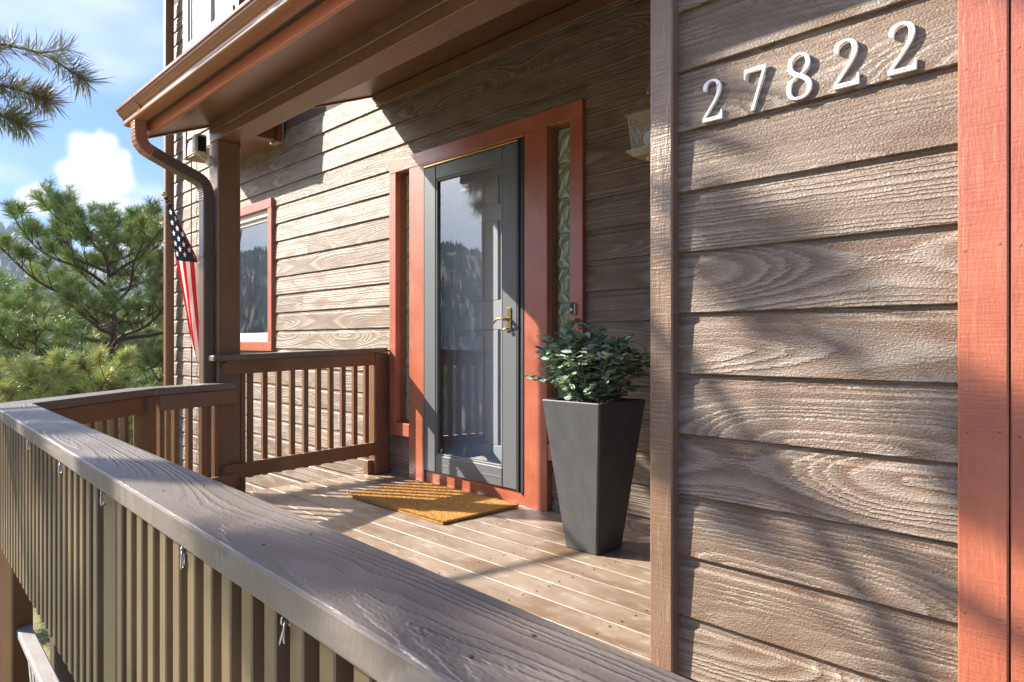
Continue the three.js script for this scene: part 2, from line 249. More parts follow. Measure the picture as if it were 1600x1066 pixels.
// ---------------------------------------------------------------- ground and hills
function ground(x, z) {
  const r = Math.hypot(x + 1, z), a = Math.atan2(z, x);
  const down = smooth(-2, -60, x) * 15 + smooth(6, 90, z) * 9;
  let y = -1.0 - smooth(-3.4, -9, x) * 2.1 - down * smooth(3, 80, r) - smooth(60, 240, r) * 16 + 0.12 * fbm(x * 0.3, z * 0.3, 3);
  const side = 0.55 + 0.45 * Math.cos(a - 2.55);
  y += smooth(230, 900, r) * (84 + 62 * side + 55 * fbm(Math.cos(a) * 3 + 5, Math.sin(a) * 3 + 2, 4)) + smooth(120, 500, r) * 10 * fbm(x * 0.008, z * 0.008, 4);
  return y;
}
{
  const pos = [], idx = [], uv = [], rs = [0.01]; for (let r = 0.8; r < 2600; r *= 1.07) rs.push(r); const A = 180;
  for (const r of rs) for (let k = 0; k <= A; k++) { const a = k / A * 2 * Math.PI, x = -1 + Math.cos(a) * r, z = Math.sin(a) * r; pos.push(x, ground(x, z), z); uv.push(x / 6, z / 6); }
  for (let i = 0; i + 1 < rs.length; i++) for (let k = 0; k < A; k++) { const p = i * (A + 1) + k, q = p + A + 1; idx.push(p, p + 1, q, p + 1, q + 1, q); }
  const g = new THREE.BufferGeometry(); g.setAttribute('position', new THREE.Float32BufferAttribute(pos, 3)); g.setAttribute('uv', new THREE.Float32BufferAttribute(uv, 2)); g.setIndex(idx); g.computeVertexNormals();
  const m = mat({ map: tex(512, 512, (i, j) => mixc([0.105, 0.115, 0.042], [0.27, 0.245, 0.12], clamp(0.45 + 0.9 * fbm(i / 512 * 6, j / 512 * 6, 6, 6) + 0.25 * N(i / 3, j / 3))), true), roughness: 1, bumpMap: fineBump, bumpScale: 0.02 });
  const o = new THREE.Mesh(g, m); o.receiveShadow = true; tagAdd(o, 'ground', 'grassy mountain slope falling away below the porch', 'ground', null, 'structure');
}

{ const o = new THREE.Mesh(cbox(-2.6, 7, -1.1, -0.86, -0.1, 9, 0.01, 'x'), mat({ map: toneMap([0.30, 0.27, 0.235], [0.40, 0.37, 0.33]), roughness: 0.85, bumpMap: fineBump, bumpScale: 0.002 })); o.receiveShadow = true; tagAdd(o, 'added_driveway', 'unseen pale concrete drive added in front of the deck railing to bounce sunlight', 'added_driveway', null, 'structure'); }  // out-of-view slab, added to bounce sun onto the near wall
// ---------------------------------------------------------------- the house
const house = thing('house', 'two storey house with weathered brown lap siding and redwood coloured door trim', 'house');
const ZB = -2.876, ZA = -1.64;                     // backing planes of the two walls (board faces 2 cm in front)
const doorHole = [-4.172, -2.384, 0.285, 2.228], winHole = [-7.30, -6.055, 0.86, 2.255];
{ // solid walls behind the siding
  const rect = (x0, x1, y0, y1) => [[x0, y0], [x1, y0], [x1, y1], [x0, y1]];
  const g = extr(rect(-8.8, -1.0, -3.2, 6.4), 0.16, [rect(-3.80, -2.815, 0.06, 2.14), rect(-4.10, -3.93, 0.37, 2.145), rect(-2.64, -2.465, 0.37, 2.145), rect(-7.22, -6.13, 0.95, 2.16)]); g.translate(0, 0, ZB - 0.16);
  part(house, 'wall', g, M.core);
  part(house, 'wall', cbox(-1.10, 3.2, -3.2, 6.4, ZB - 0.1, ZA, 0.002), M.core);
  part(house, 'wall', cbox(-8.8, 3.2, -3.2, 6.4, -9.5, -4.2, 0.002), M.core);
  part(house, 'wall', cbox(-8.8, -8.68, -3.2, 6.4, -4.2, ZB - 0.16, 0.002), M.core);
  part(house, 'roof', extr([[-9.2, 6.40], [3.6, 6.40], [3.6, 6.58], [-9.2, 6.58]], 8).translate(0, 0, -10), M.core);
  // porch side of the projecting wall
  const sw = grp(house, 'side_wall');
  for (let y = -0.2; y < 3; y += EXP) { const b = part(sw, 'siding_board', sidingGeo(-1.21, 0, 0, 0, 1, 0), M.siding); b.rotation.y = -Math.PI / 2; b.position.set(-1.10, y, ZB); }
}
const entryWall = grp(house, 'entry_wall');
siding(entryWall, -8.74, -1.102, 2.016 - 20 * EXP, -1.3, 2.80, ZB, [doorHole, winHole, [-4.172 + 0.235, -2.63, -0.05, 0.5]]);
siding(entryWall, -8.74, -7.16, 2.016 + 5 * EXP, 2.8235, 4.9, ZB, []);
const numberWall = grp(house, 'number_wall');
siding(numberWall, -1.032, -0.370, 1.5026 - 12 * EXP, -0.5, 3.0, ZA, [], [[2, 0.3], [0, 0.2], [5, 1.1], [3, 0.6], [0, 1.5], [2, 1.2], [3, 1.3], [0, 0.9], [3, 0.1], [5, 0.4], [0, 0.55], [4, 0.8], [2, 1.7], [3, 1.75]]);
// corner board and redwood boards on the near wall
part(house, 'corner_board', cbox(-1.1025, -1.0312, -0.5, 3.0, ZA + 0.001, ZA + 0.046, 0.004, 'y'), M.cornerWood);
part(house, 'corner_board', cbox(-1.1235, -1.1030, -0.5, 3.0, ZA - 0.09, ZA - 0.02, 0.003, 'y'), M.cornerWood);
part(house, 'trim_board', cbox(-0.3765, -0.2925, -0.5, 3.0, ZA + 0.001, ZA + 0.036, 0.003, 'y'), M.red);
part(house, 'trim_board', cbox(-0.2905, -0.150, -0.5, 3.0, ZA + 0.001, ZA + 0.033, 0.003, 'y'), M.red);
part(house, 'trim_board', cbox(-0.148, 0.02, -0.5, 3.0, ZA + 0.001, ZA + 0.022, 0.003, 'y'), M.red);
{ const r = rng(55); for (const x of [[-0.362, -0.308], [-0.276, -0.165]]) for (let y = 0.05; y < 2.2; y += 0.36) for (const xx of x) { const n = part(house, 'nail', new THREE.SphereGeometry(0.0034, 8, 6), M.red); n.scale.z = 0.2; n.position.set(xx + (r() - 0.5) * 0.006, y + (r() - 0.5) * 0.02, ZA + (xx < -0.29 ? 0.0362 : 0.0332)); } }
{ const w2 = grp(house, 'far_number_wall'); siding(w2, 0.02, 3.2, 1.5026 - 12 * EXP, -0.5, 3.0, ZA, []); }

// door surround
{
  const s = grp(house, 'door_surround'), z0 = ZB + 0.001, z1 = ZB + 0.046;
  part(s, 'casing', cbox(-4.175, -4.096, 0.375, 2.138, z0, z1, 0.003, 'y'), M.red);           // outer left
  part(s, 'casing', cbox(-3.935, -3.765, 0.0, 2.138, z0, z1, 0.003, 'y'), M.red);             // left of the door
  part(s, 'casing', cbox(-2.812, -2.635, 0.0, 2.138, z0, z1 + 0.004, 0.003, 'y'), M.red);     // right of the door
  part(s, 'casing', cbox(-2.470, -2.381, 0.375, 2.138, z0, z1, 0.003, 'y'), M.red);           // outer right
  part(s, 'header', cbox(-4.175, -2.381, 2.1385, 2.230, z0, z1, 0.003, 'x'), M.red);
  part(s, 'sidelight_sill', cbox(-4.175, -3.936, 0.285, 0.3745, z0, z1, 0.003, 'x'), M.red);
  part(s, 'sidelight_sill', cbox(-2.634, -2.381, 0.285, 0.3745, z0, z1, 0.003, 'x'), M.red);
  part(s, 'threshold', cbox(-3.764, -2.813, 0.0, 0.078, z0, z1 - 0.012, 0.003, 'x'), M.red);
  part(s, 'drip_cap', cbox(-3.764, -2.813, 2.122, 2.138, z0, z1 + 0.01, 0.003, 'x'), M.redSmooth);
  for (const [x0, x1] of [[-4.096, -3.935], [-2.635, -2.470]]) { // sidelights of stacked glass blocks
    const l = grp(s, 'sidelight'); const d = 0.075;
    part(l, 'jamb', cbox(x0 - 0.02, x0 + 0.004, 0.36, 2.15, ZB - 0.15, z0 - 0.001, 0.001, 'y'), M.brownRough); part(l, 'jamb', cbox(x1 - 0.004, x1 + 0.02, 0.36, 2.15, ZB - 0.15, z0 - 0.001, 0.001, 'y'), M.brownRough);
    part(l, 'sill', cbox(x0 + 0.004, x1 - 0.004, 0.355, 0.378, ZB - 0.15, z0 - 0.001, 0.001, 'x'), M.brownRough); part(l, 'head', cbox(x0 + 0.004, x1 - 0.004, 2.135, 2.155, ZB - 0.15, z0 - 0.001, 0.001, 'x'), M.brownRough);
    for (let k = 0; k < 9; k++) { const y0 = 0.380 + k * 0.195;
      const g = new THREE.BoxGeometry(x1 - x0 - 0.012, 0.184, 0.05, 6, 8, 1); const p = g.attributes.position; for (let i = 0; i < p.count; i++) { const fx = p.getX(i) / ((x1 - x0) / 2), fy = p.getY(i) / 0.092; if (p.getZ(i) > 0) p.setZ(i, 0.025 + 0.010 * (1 - Math.pow(Math.max(Math.abs(fx), Math.abs(fy)), 4))); } g.computeVertexNormals();
      const b = part(l, 'glass_block', g, M.block); b.position.set((x0 + x1) / 2, y0 + 0.0935, ZB - d + 0.01);
      part(l, 'mortar_joint', cbox(x0 + 0.004, x1 - 0.004, y0 + 0.1865, y0 + 0.1935, ZB - d - 0.02, ZB - d + 0.030, 0.001), M.mortar); }
    part(l, 'backing', cbox(x0 - 0.02, x1 + 0.02, 0.3, 2.2, ZB - 0.30, ZB - 0.20, 0.001), M.room);
  }
}
// inner door with six panels, and its frame
{
  const d = grp(house, 'front_door'), zf = -3.03;
  part(d, 'slab', cbox(-3.80, -2.815, 0.07, 2.13, zf - 0.05, zf - 0.012, 0.001, 'y'), M.doorPaint);
  const st = (x0, x1, y0, y1) => part(d, 'rail', cbox(x0, x1, y0, y1, zf - 0.0118, zf, 0.004, 'y'), M.doorPaint);
  st(-3.798, -3.690, 0.072, 2.128); st(-2.925, -2.817, 0.072, 2.128); st(-3.365, -3.250, 0.2805, 1.019); st(-3.365, -3.250, 1.2105, 1.719); st(-3.365, -3.250, 1.8255, 2.009);
  for (const [a, b] of [[0.072, 0.28], [1.02, 1.21], [1.72, 1.825], [2.01, 2.128]]) st(-3.6895, -2.9255, a, b);
  for (const [x0, x1] of [[-3.69, -3.365], [-3.25, -2.925]]) for (const [a, b] of [[0.28, 1.02], [1.21, 1.72], [1.825, 2.01]]) part(d, 'panel', cbox(x0 + 0.03, x1 - 0.03, a + 0.03, b - 0.03, zf - 0.0118, zf - 0.003, 0.008, 'y'), M.doorPaint);
  part(d, 'jamb', cbox(-3.83, -3.801, 0.0, 2.16, zf - 0.06, ZB + 0.0005, 0.001, 'y'), M.brownRough); part(d, 'jamb', cbox(-2.814, -2.79, 0.0, 2.16, zf - 0.06, ZB + 0.0005, 0.001, 'y'), M.brownRough);
  part(d, 'head_jamb', cbox(-3.8, -2.815, 2.131, 2.16, zf - 0.06, ZB + 0.0005, 0.001, 'x'), M.brownRough); part(d, 'sill', cbox(-3.8, -2.815, 0.03, 0.069, zf - 0.06, ZB + 0.0005, 0.001, 'x'), M.storm);
  const k = part(d, 'knob', new THREE.SphereGeometry(0.028, 16, 12), M.brass); k.position.set(-2.87, 0.98, zf + 0.045);
  const lk = part(d, 'deadbolt', new THREE.CylinderGeometry(0.024, 0.026, 0.012, 18).rotateX(Math.PI / 2), M.brass); lk.position.set(-2.87, 1.12, zf + 0.0062);
  part(d, 'backing', cbox(-3.9, -2.7, -0.1, 2.3, zf - 0.12, zf - 0.065, 0.001), M.core);
}
// storm door
{
  const d = grp(house, 'storm_door'), z0 = ZB + 0.012, z1 = ZB + 0.052;
  const y0 = 0.082, y1 = 2.104, xL = -3.757, xR = -2.868;
  part(d, 'stile', cbox(xL, xL + 0.125, y0, y1, z0, z1, 0.006, 'y'), M.storm); part(d, 'stile', cbox(xR - 0.125, xR, y0, y1, z0, z1, 0.006, 'y'), M.storm);
  part(d, 'top_rail', cbox(xL + 0.1255, xR - 0.1255, y1 - 0.095, y1, z0, z1, 0.006, 'x'), M.storm);
  part(d, 'bottom_rail', cbox(xL + 0.1255, xR - 0.1255, y0, y0 + 0.118, z0, z1, 0.006, 'x'), M.storm);
  part(d, 'kick_line', cbox(xL + 0.1255, xR - 0.1255, y0 + 0.055, y0 + 0.060, z1 - 0.002, z1 + 0.003, 0.001, 'x'), M.storm);
  part(d, 'glass', new THREE.PlaneGeometry(xR - xL - 0.246, y1 - y0 - 0.208).translate((xL + xR) / 2, (y0 + y1) / 2 + 0.0115, ZB + 0.032), M.glass);
  for (const [a, b, c, e] of [[xL + 0.125, xL + 0.137, y0 + 0.118, y1 - 0.095], [xR - 0.137, xR - 0.125, y0 + 0.118, y1 - 0.095], [xL + 0.1375, xR - 0.1375, y0 + 0.118, y0 + 0.130], [xL + 0.1375, xR - 0.1375, y1 - 0.107, y1 - 0.095]]) part(d, 'glazing_bead', cbox(a, b, c, e, z0 + 0.024, z1 - 0.004, 0.003, 'y'), M.storm);
  part(d, 'hinge_strip', cbox(xL - 0.008, xL - 0.001, y0 - 0.012, y1 + 0.014, z0, z1 - 0.004, 0.001, 'y'), M.stormDark);
  part(d, 'latch_strip', cbox(xR + 0.002, xR + 0.020, y0 - 0.012, y1 + 0.014, z0, z1 + 0.006, 0.004, 'y'), M.stormDark); part(d, 'latch_strip', cbox(xR + 0.0215, xR + 0.052, y0 - 0.012, y1 + 0.014, z0, z1 - 0.002, 0.004, 'y'), M.stormDark);
  part(d, 'top_strip', cbox(xL - 0.0005, xR + 0.0015, y1 + 0.003, y1 + 0.015, z0, z1 + 0.002, 0.002, 'x'), M.brass);
  const hx = xR - 0.062, hy = 1.075;
  const h = grp(d, 'handle'); const hm = [];
  hm.push(new THREE.CylinderGeometry(0.011, 0.011, 0.05, 12).rotateX(Math.PI / 2).translate(hx, hy, z1 + 0.025), tube([[hx, hy, z1 + 0.048], [hx - 0.028, hy + 0.004, z1 + 0.052], [hx - 0.062, hy - 0.004, z1 + 0.05], [hx - 0.090, hy - 0.022, z1 + 0.044]], 0.0068, 14, 8));
  d.remove(h); part(d, 'lever', mergeGeometries(hm.map(g => g.index ? g.toNonIndexed() : g)), M.brass);
  part(d, 'escutcheon', cbox(hx - 0.014, hx + 0.014, hy - 0.070, hy + 0.070, z1 + 0.0005, z1 + 0.009, 0.004, 'y'), M.brass);
  part(d, 'turn_lock', tube([[hx, hy - 0.052, z1 + 0.008], [hx - 0.002, hy - 0.054, z1 + 0.026], [hx - 0.022, hy - 0.06, z1 + 0.028]], 0.006, 8, 8), M.brass);
}
// window beside the post
{
  const w = grp(house, 'window'), z0 = ZB + 0.001, z1 = ZB + 0.046, [x0, x1, y0, y1] = winHole;
  part(w, 'casing', cbox(x1 - 0.078, x1, y0 + 0.0835, y1 - 0.0855, z0, z1, 0.003, 'y'), M.red); part(w, 'casing', cbox(x0, x0 + 0.078, y0 + 0.0835, y1 - 0.0855, z0, z1, 0.003, 'y'), M.red);
  part(w, 'casing', cbox(x0, x1, y1 - 0.085, y1, z0, z1 + 0.003, 0.003, 'x'), M.red); part(w, 'casing', cbox(x0, x1, y0, y0 + 0.083, z0, z1, 0.003, 'x'), M.red);
  const a = x0 + 0.0785, b = x1 - 0.0785, c = y0 + 0.0835, e = y1 - 0.0855, zi = ZB - 0.02;
  for (const [p, q, r, s] of [[a, a + 0.04, c, e], [b - 0.04, b, c, e], [a + 0.0405, b - 0.0405, c, c + 0.05], [a + 0.0405, b - 0.0405, e - 0.06, e]]) part(w, 'frame', cbox(p, q, r, s, zi - 0.05, zi + 0.035, 0.003, 'y'), M.sash);
  for (const [p, q, r, s] of [[a + 0.041, a + 0.07, c + 0.051, e - 0.061], [b - 0.07, b - 0.041, c + 0.051, e - 0.061], [a + 0.0705, b - 0.0705, c + 0.051, c + 0.085], [a + 0.0705, b - 0.0705, e - 0.095, e - 0.061]]) part(w, 'sash', cbox(p, q, r, s, zi - 0.03, zi + 0.012, 0.003, 'y'), M.sash);
  part(w, 'pane', new THREE.PlaneGeometry(b - a - 0.138, e - c - 0.144).translate((a + b) / 2, (c + e) / 2 - 0.005, zi - 0.006), M.winGlass);
  part(w, 'backing', cbox(a - 0.05, b + 0.05, c - 0.05, e + 0.05, -3.30, -3.20, 0.001), M.room);
  for (const [p, q] of [[a - 0.05, a - 0.03], [b + 0.03, b + 0.05]]) part(w, 'reveal', cbox(p, q, c - 0.05, e + 0.05, -3.20, ZB - 0.161, 0.001), M.room);
}
// projecting upstairs window bay
{
  const b = grp(house, 'window_bay'), X0 = -7.15, X1 = -5.87, Y0 = 2.74, Zf = -2.47;
  part(b, 'core', cbox(X0, X1, Y0 + 0.012, 5.2, ZB + 0.001, Zf, 0.002), M.core);
  part(b, 'underside', cbox(X0 - 0.01, X1 + 0.01, Y0 - 0.006, Y0 + 0.0115, ZB + 0.012, Zf + 0.012, 0.002, 'x'), M.brownRough);
  for (let y = Y0 + 0.012, k = 0; k < 6; k++, y += EXP) { const g = sidingGeo(X0 + 0.062, X1 - 0.062, y, 0, EXP + 0.004, Zf); part(b, 'siding_board', g, M.siding); }
  part(b, 'corner_board', cbox(X0 - 0.022, X0 + 0.06, Y0 - 0.002, 5.2, Zf + 0.001, Zf + 0.026, 0.003, 'y'), M.cornerWood); part(b, 'corner_board', cbox(X1 - 0.06, X1 + 0.022, Y0 - 0.002, 5.2, Zf + 0.001, Zf + 0.026, 0.003, 'y'), M.cornerWood);
  part(b, 'corner_board', cbox(X0 - 0.022, X0 - 0.001, Y0 - 0.002, 5.2, ZB + 0.02, Zf + 0.0005, 0.003, 'y'), M.brownRough); part(b, 'corner_board', cbox(X1 + 0.001, X1 + 0.022, Y0 - 0.002, 5.2, ZB + 0.02, Zf + 0.0005, 0.003, 'y'), M.brownRough);
  const z1 = Zf + 0.03, wy = 3.72;
  part(b, 'sill', cbox(X0 + 0.061, X1 - 0.061, wy, wy + 0.11, Zf + 0.001, z1 + 0.012, 0.003, 'x'), M.cornerWood);
  for (const [p, q] of [[X0 + 0.061, X0 + 0.12], [-6.54, -6.46], [X1 - 0.12, X1 - 0.061]]) part(b, 'frame', cbox(p, q, wy + 0.1105, 5.1, Zf + 0.001, z1, 0.003, 'y'), M.sash);
  for (const [p, q] of [[X0 + 0.1205, X0 + 0.17], [-6.59, -6.5405]]) part(b, 'sash', cbox(p, q, wy + 0.1105, 5.1, Zf + 0.001, z1 - 0.015, 0.003, 'y'), M.storm);
  part(b, 'pane', new THREE.PlaneGeometry(0.50, 1.25).translate(-6.78, wy + 0.74, Zf + 0.008), M.winGlass); part(b, 'pane', new THREE.PlaneGeometry(0.46, 1.25).translate(-6.22, wy + 0.74, Zf + 0.008), M.winGlass);
  part(b, 'blind', cbox(-7.02, -6.0, wy + 0.1105, 5.0, Zf + 0.0015, Zf + 0.004, 0.0005), M.room);
}
// dark downspout at the far corner of the house
{ const d = grp(house, 'corner_downspout'); part(d, 'pipe', cbox(-8.67, -8.58, -3, 6.3, -2.83, -2.735, 0.012, 'y'), M.brown); part(d, 'rib', cbox(-8.579, -8.572, -3, 6.3, -2.80, -2.765, 0.002, 'y'), M.brown); for (const y of [0.4, 2.1, 3.6]) part(d, 'strap', cbox(-8.675, -8.5715, y, y + 0.03, -2.829, -2.731, 0.002), M.gutter); }

// porch roof
const RY = z => 2.764 - 0.403 * (z + 2.83);
{
  const r = grp(house, 'porch_roof'), X0 = -4.43, X1 = -1.126;
  const g = extr([[2.875, RY(-2.875)], [1.312, RY(-1.312)], [1.312, RY(-1.312) + 0.05], [2.875, RY(-2.875) + 0.05]], X1 - X0); g.rotateY(Math.PI / 2); g.translate(X0, 0, 0); // local x = -z
  part(r, 'soffit', g, M.brown);
  const top = extr([[2.875, RY(-2.875) + 0.052], [1.26, RY(-1.26) + 0.052], [1.26, RY(-1.26) + 0.15], [2.875, RY(-2.875) + 0.15]], X1 - X0 + 0.02); top.rotateY(Math.PI / 2); top.translate(X0 - 0.02, 0, 0); part(r, 'shingles', top, M.core);
  const rk = extr([[2.856, RY(-2.856) - 0.012], [1.312, RY(-1.312) - 0.012], [1.312, RY(-1.312) + 0.048], [2.856, RY(-2.856) + 0.048]], 0.024); rk.rotateY(Math.PI / 2); rk.translate(X0 - 0.0245, 0, 0); part(r, 'rake_board', rk, M.brown);
  part(r, 'fascia', cbox(X0 - 0.022, X1, 2.140, 2.30, -1.311, -1.287, 0.004, 'x'), M.redSmooth);
  part(r, 'beam', cbox(-4.39, X1, 2.167, 2.318, -1.79, -1.651, 0.004, 'x'), M.brownRough);
  part(r, 'beam_strip', cbox(-4.36, X1, 2.222, 2.292, -1.6505, -1.638, 0.003, 'x'), M.brownRough);
  part(r, 'joist_block', cbox(-4.335, -4.255, 2.235, 2.40, -2.02, -1.7905, 0.004, 'z'), M.brownRough); part(r, 'joist_block', cbox(-4.35, -4.24, 2.225, 2.41, -2.06, -2.021, 0.004, 'z'), M.brownRough);
  part(r, 'frieze_board', cbox(-4.36, X1, RY(-2.84) - 0.10, RY(-2.84) - 0.004, ZB + 0.019, ZB + 0.036, 0.003, 'x'), M.brownRough);
  part(r, 'beam_hook', tube([[-4.20, 2.168, -1.76], [-4.20, 2.145, -1.76], [-4.192, 2.128, -1.757], [-4.178, 2.122, -1.754], [-4.167, 2.132, -1.752], [-4.165, 2.146, -1.752]], 0.0035, 16, 6), M.rust);
}
part(house, 'porch_post', cbox(-4.39, -4.25, -1.6, 2.166, -1.79, -1.65, 0.006, 'y'), M.brownRough);
// gutter and its downspout
{
  const gt = grp(house, 'gutter');
  const out = [[-1.284, 2.292], [-1.284, 2.192], [-1.206, 2.192], [-1.203, 2.199], [-1.196, 2.200], [-1.193, 2.210], [-1.192, 2.224], [-1.186, 2.236], [-1.174, 2.246], [-1.164, 2.256], [-1.160, 2.268], [-1.152, 2.270], [-1.152, 2.284], [-1.160, 2.284], [-1.163, 2.275], [-1.170, 2.262], [-1.182, 2.250], [-1.194, 2.240], [-1.198, 2.226], [-1.199, 2.206], [-1.209, 2.196], [-1.280, 2.196], [-1.280, 2.292]];
  const fc = new THREE.CatmullRomCurve3([[-1.203, 2.194], [-1.194, 2.196], [-1.191, 2.203], [-1.1925, 2.213], [-1.1955, 2.224], [-1.1935, 2.235], [-1.184, 2.244], [-1.170, 2.251], [-1.162, 2.260], [-1.160, 2.270]].map(([z, y]) => new THREE.Vector3(0, y, z))).getPoints(40).map(p => [p.z, p.y]);
  const prof = [[-1.284, 2.292], [-1.284, 2.192], [-1.206, 2.192], ...fc, [-1.152, 2.270], [-1.152, 2.284], [-1.164, 2.284], [-1.168, 2.266], [-1.185, 2.246], [-1.197, 2.234], [-1.201, 2.206], [-1.209, 2.197], [-1.280, 2.197], [-1.280, 2.292]];
  const g = toCreasedNormals(sweepX(prof, -4.462, -1.126), 0.6); part(gt, 'trough', g, M.gutter);
  const e = extr(out.slice(0, 14).map(([z, y]) => [-z, y]), 0.004); e.rotateY(Math.PI / 2); e.translate(-4.4665, 0, 0); part(gt, 'end_cap', e, M.gutter);
  const s = extr(out.slice(2, 13).map(([z, y]) => [-z + (-0.0015), y - 0.0005]).concat([[1.18, 2.286], [1.21, 2.21]]), 0.05); s.rotateY(Math.PI / 2); s.translate(-4.20, 0, 0); part(gt, 'seam_strip', s, M.gutter);
  const d = grp(house, 'downspout');
  const sh = (w, h) => { const s = new THREE.Shape(), n = []; const R = 0.008; for (const [cx, cy, a0] of [[w / 2 - R, h / 2 - R, 0], [-w / 2 + R, h / 2 - R, 1], [-w / 2 + R, -h / 2 + R, 2], [w / 2 - R, -h / 2 + R, 3]]) for (let k = 0; k <= 3; k++) { const a = (a0 + k / 3) * Math.PI / 2; n.push([cx + Math.cos(a) * R, cy + Math.sin(a) * R]); } s.setFromPoints(n.map(p => new THREE.Vector2(...p))); return s; };
  const sweep = (pts, steps, ridges) => { // rectangular pipe swept in the plane x = -4.32
    const c = new THREE.CatmullRomCurve3(pts.map(([z, y]) => new THREE.Vector3(0, y, z)), false, 'catmullrom', 0.5); const sec = sh(0.08, 0.066).getPoints(); const pos = [], idx = [];
    for (let i = 0; i <= steps; i++) { const p = c.getPointAt(i / steps), t = c.getTangentAt(i / steps), n = new THREE.Vector3(0, t.z, -t.y); const rp = ridges ? 1 + 0.035 * Math.sin(i * Math.PI) * 0 + (i % 2 ? 0.03 : -0.02) : 1; for (const q of sec) pos.push(-4.32 + q.x * rp, p.y + n.y * q.y * rp, p.z + n.z * q.y * rp); }
    const k = sec.length; for (let i = 0; i < steps; i++) for (let j = 0; j < k; j++) { const a = i * k + j, b = i * k + (j + 1) % k; idx.push(a, b, a + k, b, b + k, a + k); }
    const g = new THREE.BufferGeometry(); g.setAttribute('position', new THREE.Float32BufferAttribute(pos, 3)); g.setAttribute('uv', new THREE.Float32BufferAttribute(pos.filter((_, i) => i % 3 < 2), 2)); g.setIndex(idx); const n = g.toNonIndexed(); n.computeVertexNormals(); return n; };
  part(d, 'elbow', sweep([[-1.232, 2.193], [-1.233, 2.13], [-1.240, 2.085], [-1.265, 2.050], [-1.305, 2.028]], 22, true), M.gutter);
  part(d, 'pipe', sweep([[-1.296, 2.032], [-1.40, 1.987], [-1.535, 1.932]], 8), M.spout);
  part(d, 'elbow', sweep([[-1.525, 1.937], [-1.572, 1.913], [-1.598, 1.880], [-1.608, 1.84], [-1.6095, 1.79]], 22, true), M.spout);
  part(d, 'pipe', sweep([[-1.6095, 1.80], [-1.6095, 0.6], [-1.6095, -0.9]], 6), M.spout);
  for (const y of [1.45, 0.05]) part(d, 'strap', cbox(-4.366, -4.274, y, y + 0.025, -1.649, -1.572, 0.002), M.spout);
}

// ---------------------------------------------------------------- the deck
{
  const d = thing('porch_deck', 'weathered brown plank floor of the porch in front of the door', 'deck', null, 'structure'), r = rng(61), pitch = 0.1385;
  for (let k = 0; k < 17; k++) {
    const z1 = -0.62 - k * pitch, z0 = z1 - pitch + 0.0045; if (z1 < -2.856) break; const zc = (z0 + z1) / 2;
    const xs = zc > -1.25 ? -3.40 + (zc + 0.58) * 0.96 : zc > -1.70 ? -4.02 + (zc + 1.21) * 0.37 : -4.305; const xe = zc > -1.60 ? 1.2 : -1.126;
    let cuts = [xs, xe]; if (xe > 0) cuts = [xs, -1.6 + r() * 0.6, xe]; r();
    for (let i = 0; i + 1 < cuts.length; i++) { const y1 = (r() - 0.5) * 0.002; const g = cbox(cuts[i] + 0.001, cuts[i + 1] - 0.001, -0.036, y1, Math.max(z0, -2.856), z1, 0.0018, 'x', 2.048); const p = g.attributes.position, uv = g.attributes.uv, row = k % DROWS, ou = r() * 2; for (let q = 0; q < p.count; q++) uv.setXY(q, (p.getX(q) + ou) / 2.048, (row * 140 + 2 + clamp((p.getZ(q) - z0) * 1000, 0, 136)) / DH); part(d, 'deck_board', g, M.deck);
      for (let x = cuts[i] + 0.05; x < cuts[i + 1]; x += 0.405) if (!(zc < -1.6 && x > -1.2)) for (const dz of [0.03, 0.105]) { const s = part(d, 'screw', new THREE.CylinderGeometry(0.0038, 0.0038, 0.003, 8), M.rust); s.position.set(x + (r() - 0.5) * 0.01, y1 + 0.0004, z0 + dz); } }
  }
  for (const z of [-2.7, -2.2, -1.7, -1.2, -0.75]) part(d, 'joist', cbox(z > -1.0 ? -3.4 : z > -1.6 ? -3.8 : -4.27, z > -1.6 ? 1.1 : -1.15, -0.22, -0.037, z - 0.02, z + 0.02, 0.002, 'x'), M.core);
  part(d, 'rim_joist', cbox(-4.30, -4.262, -0.24, -0.037, -2.82, -1.80, 0.002, 'z'), M.brown);
  part(d, 'rim_joist', cbox(-3.36, 1.2, -1.0, -0.037, -0.665, -0.625, 0.002, 'x'), M.core);  // front joist extended down as a dark board standing in for under-deck shade
}
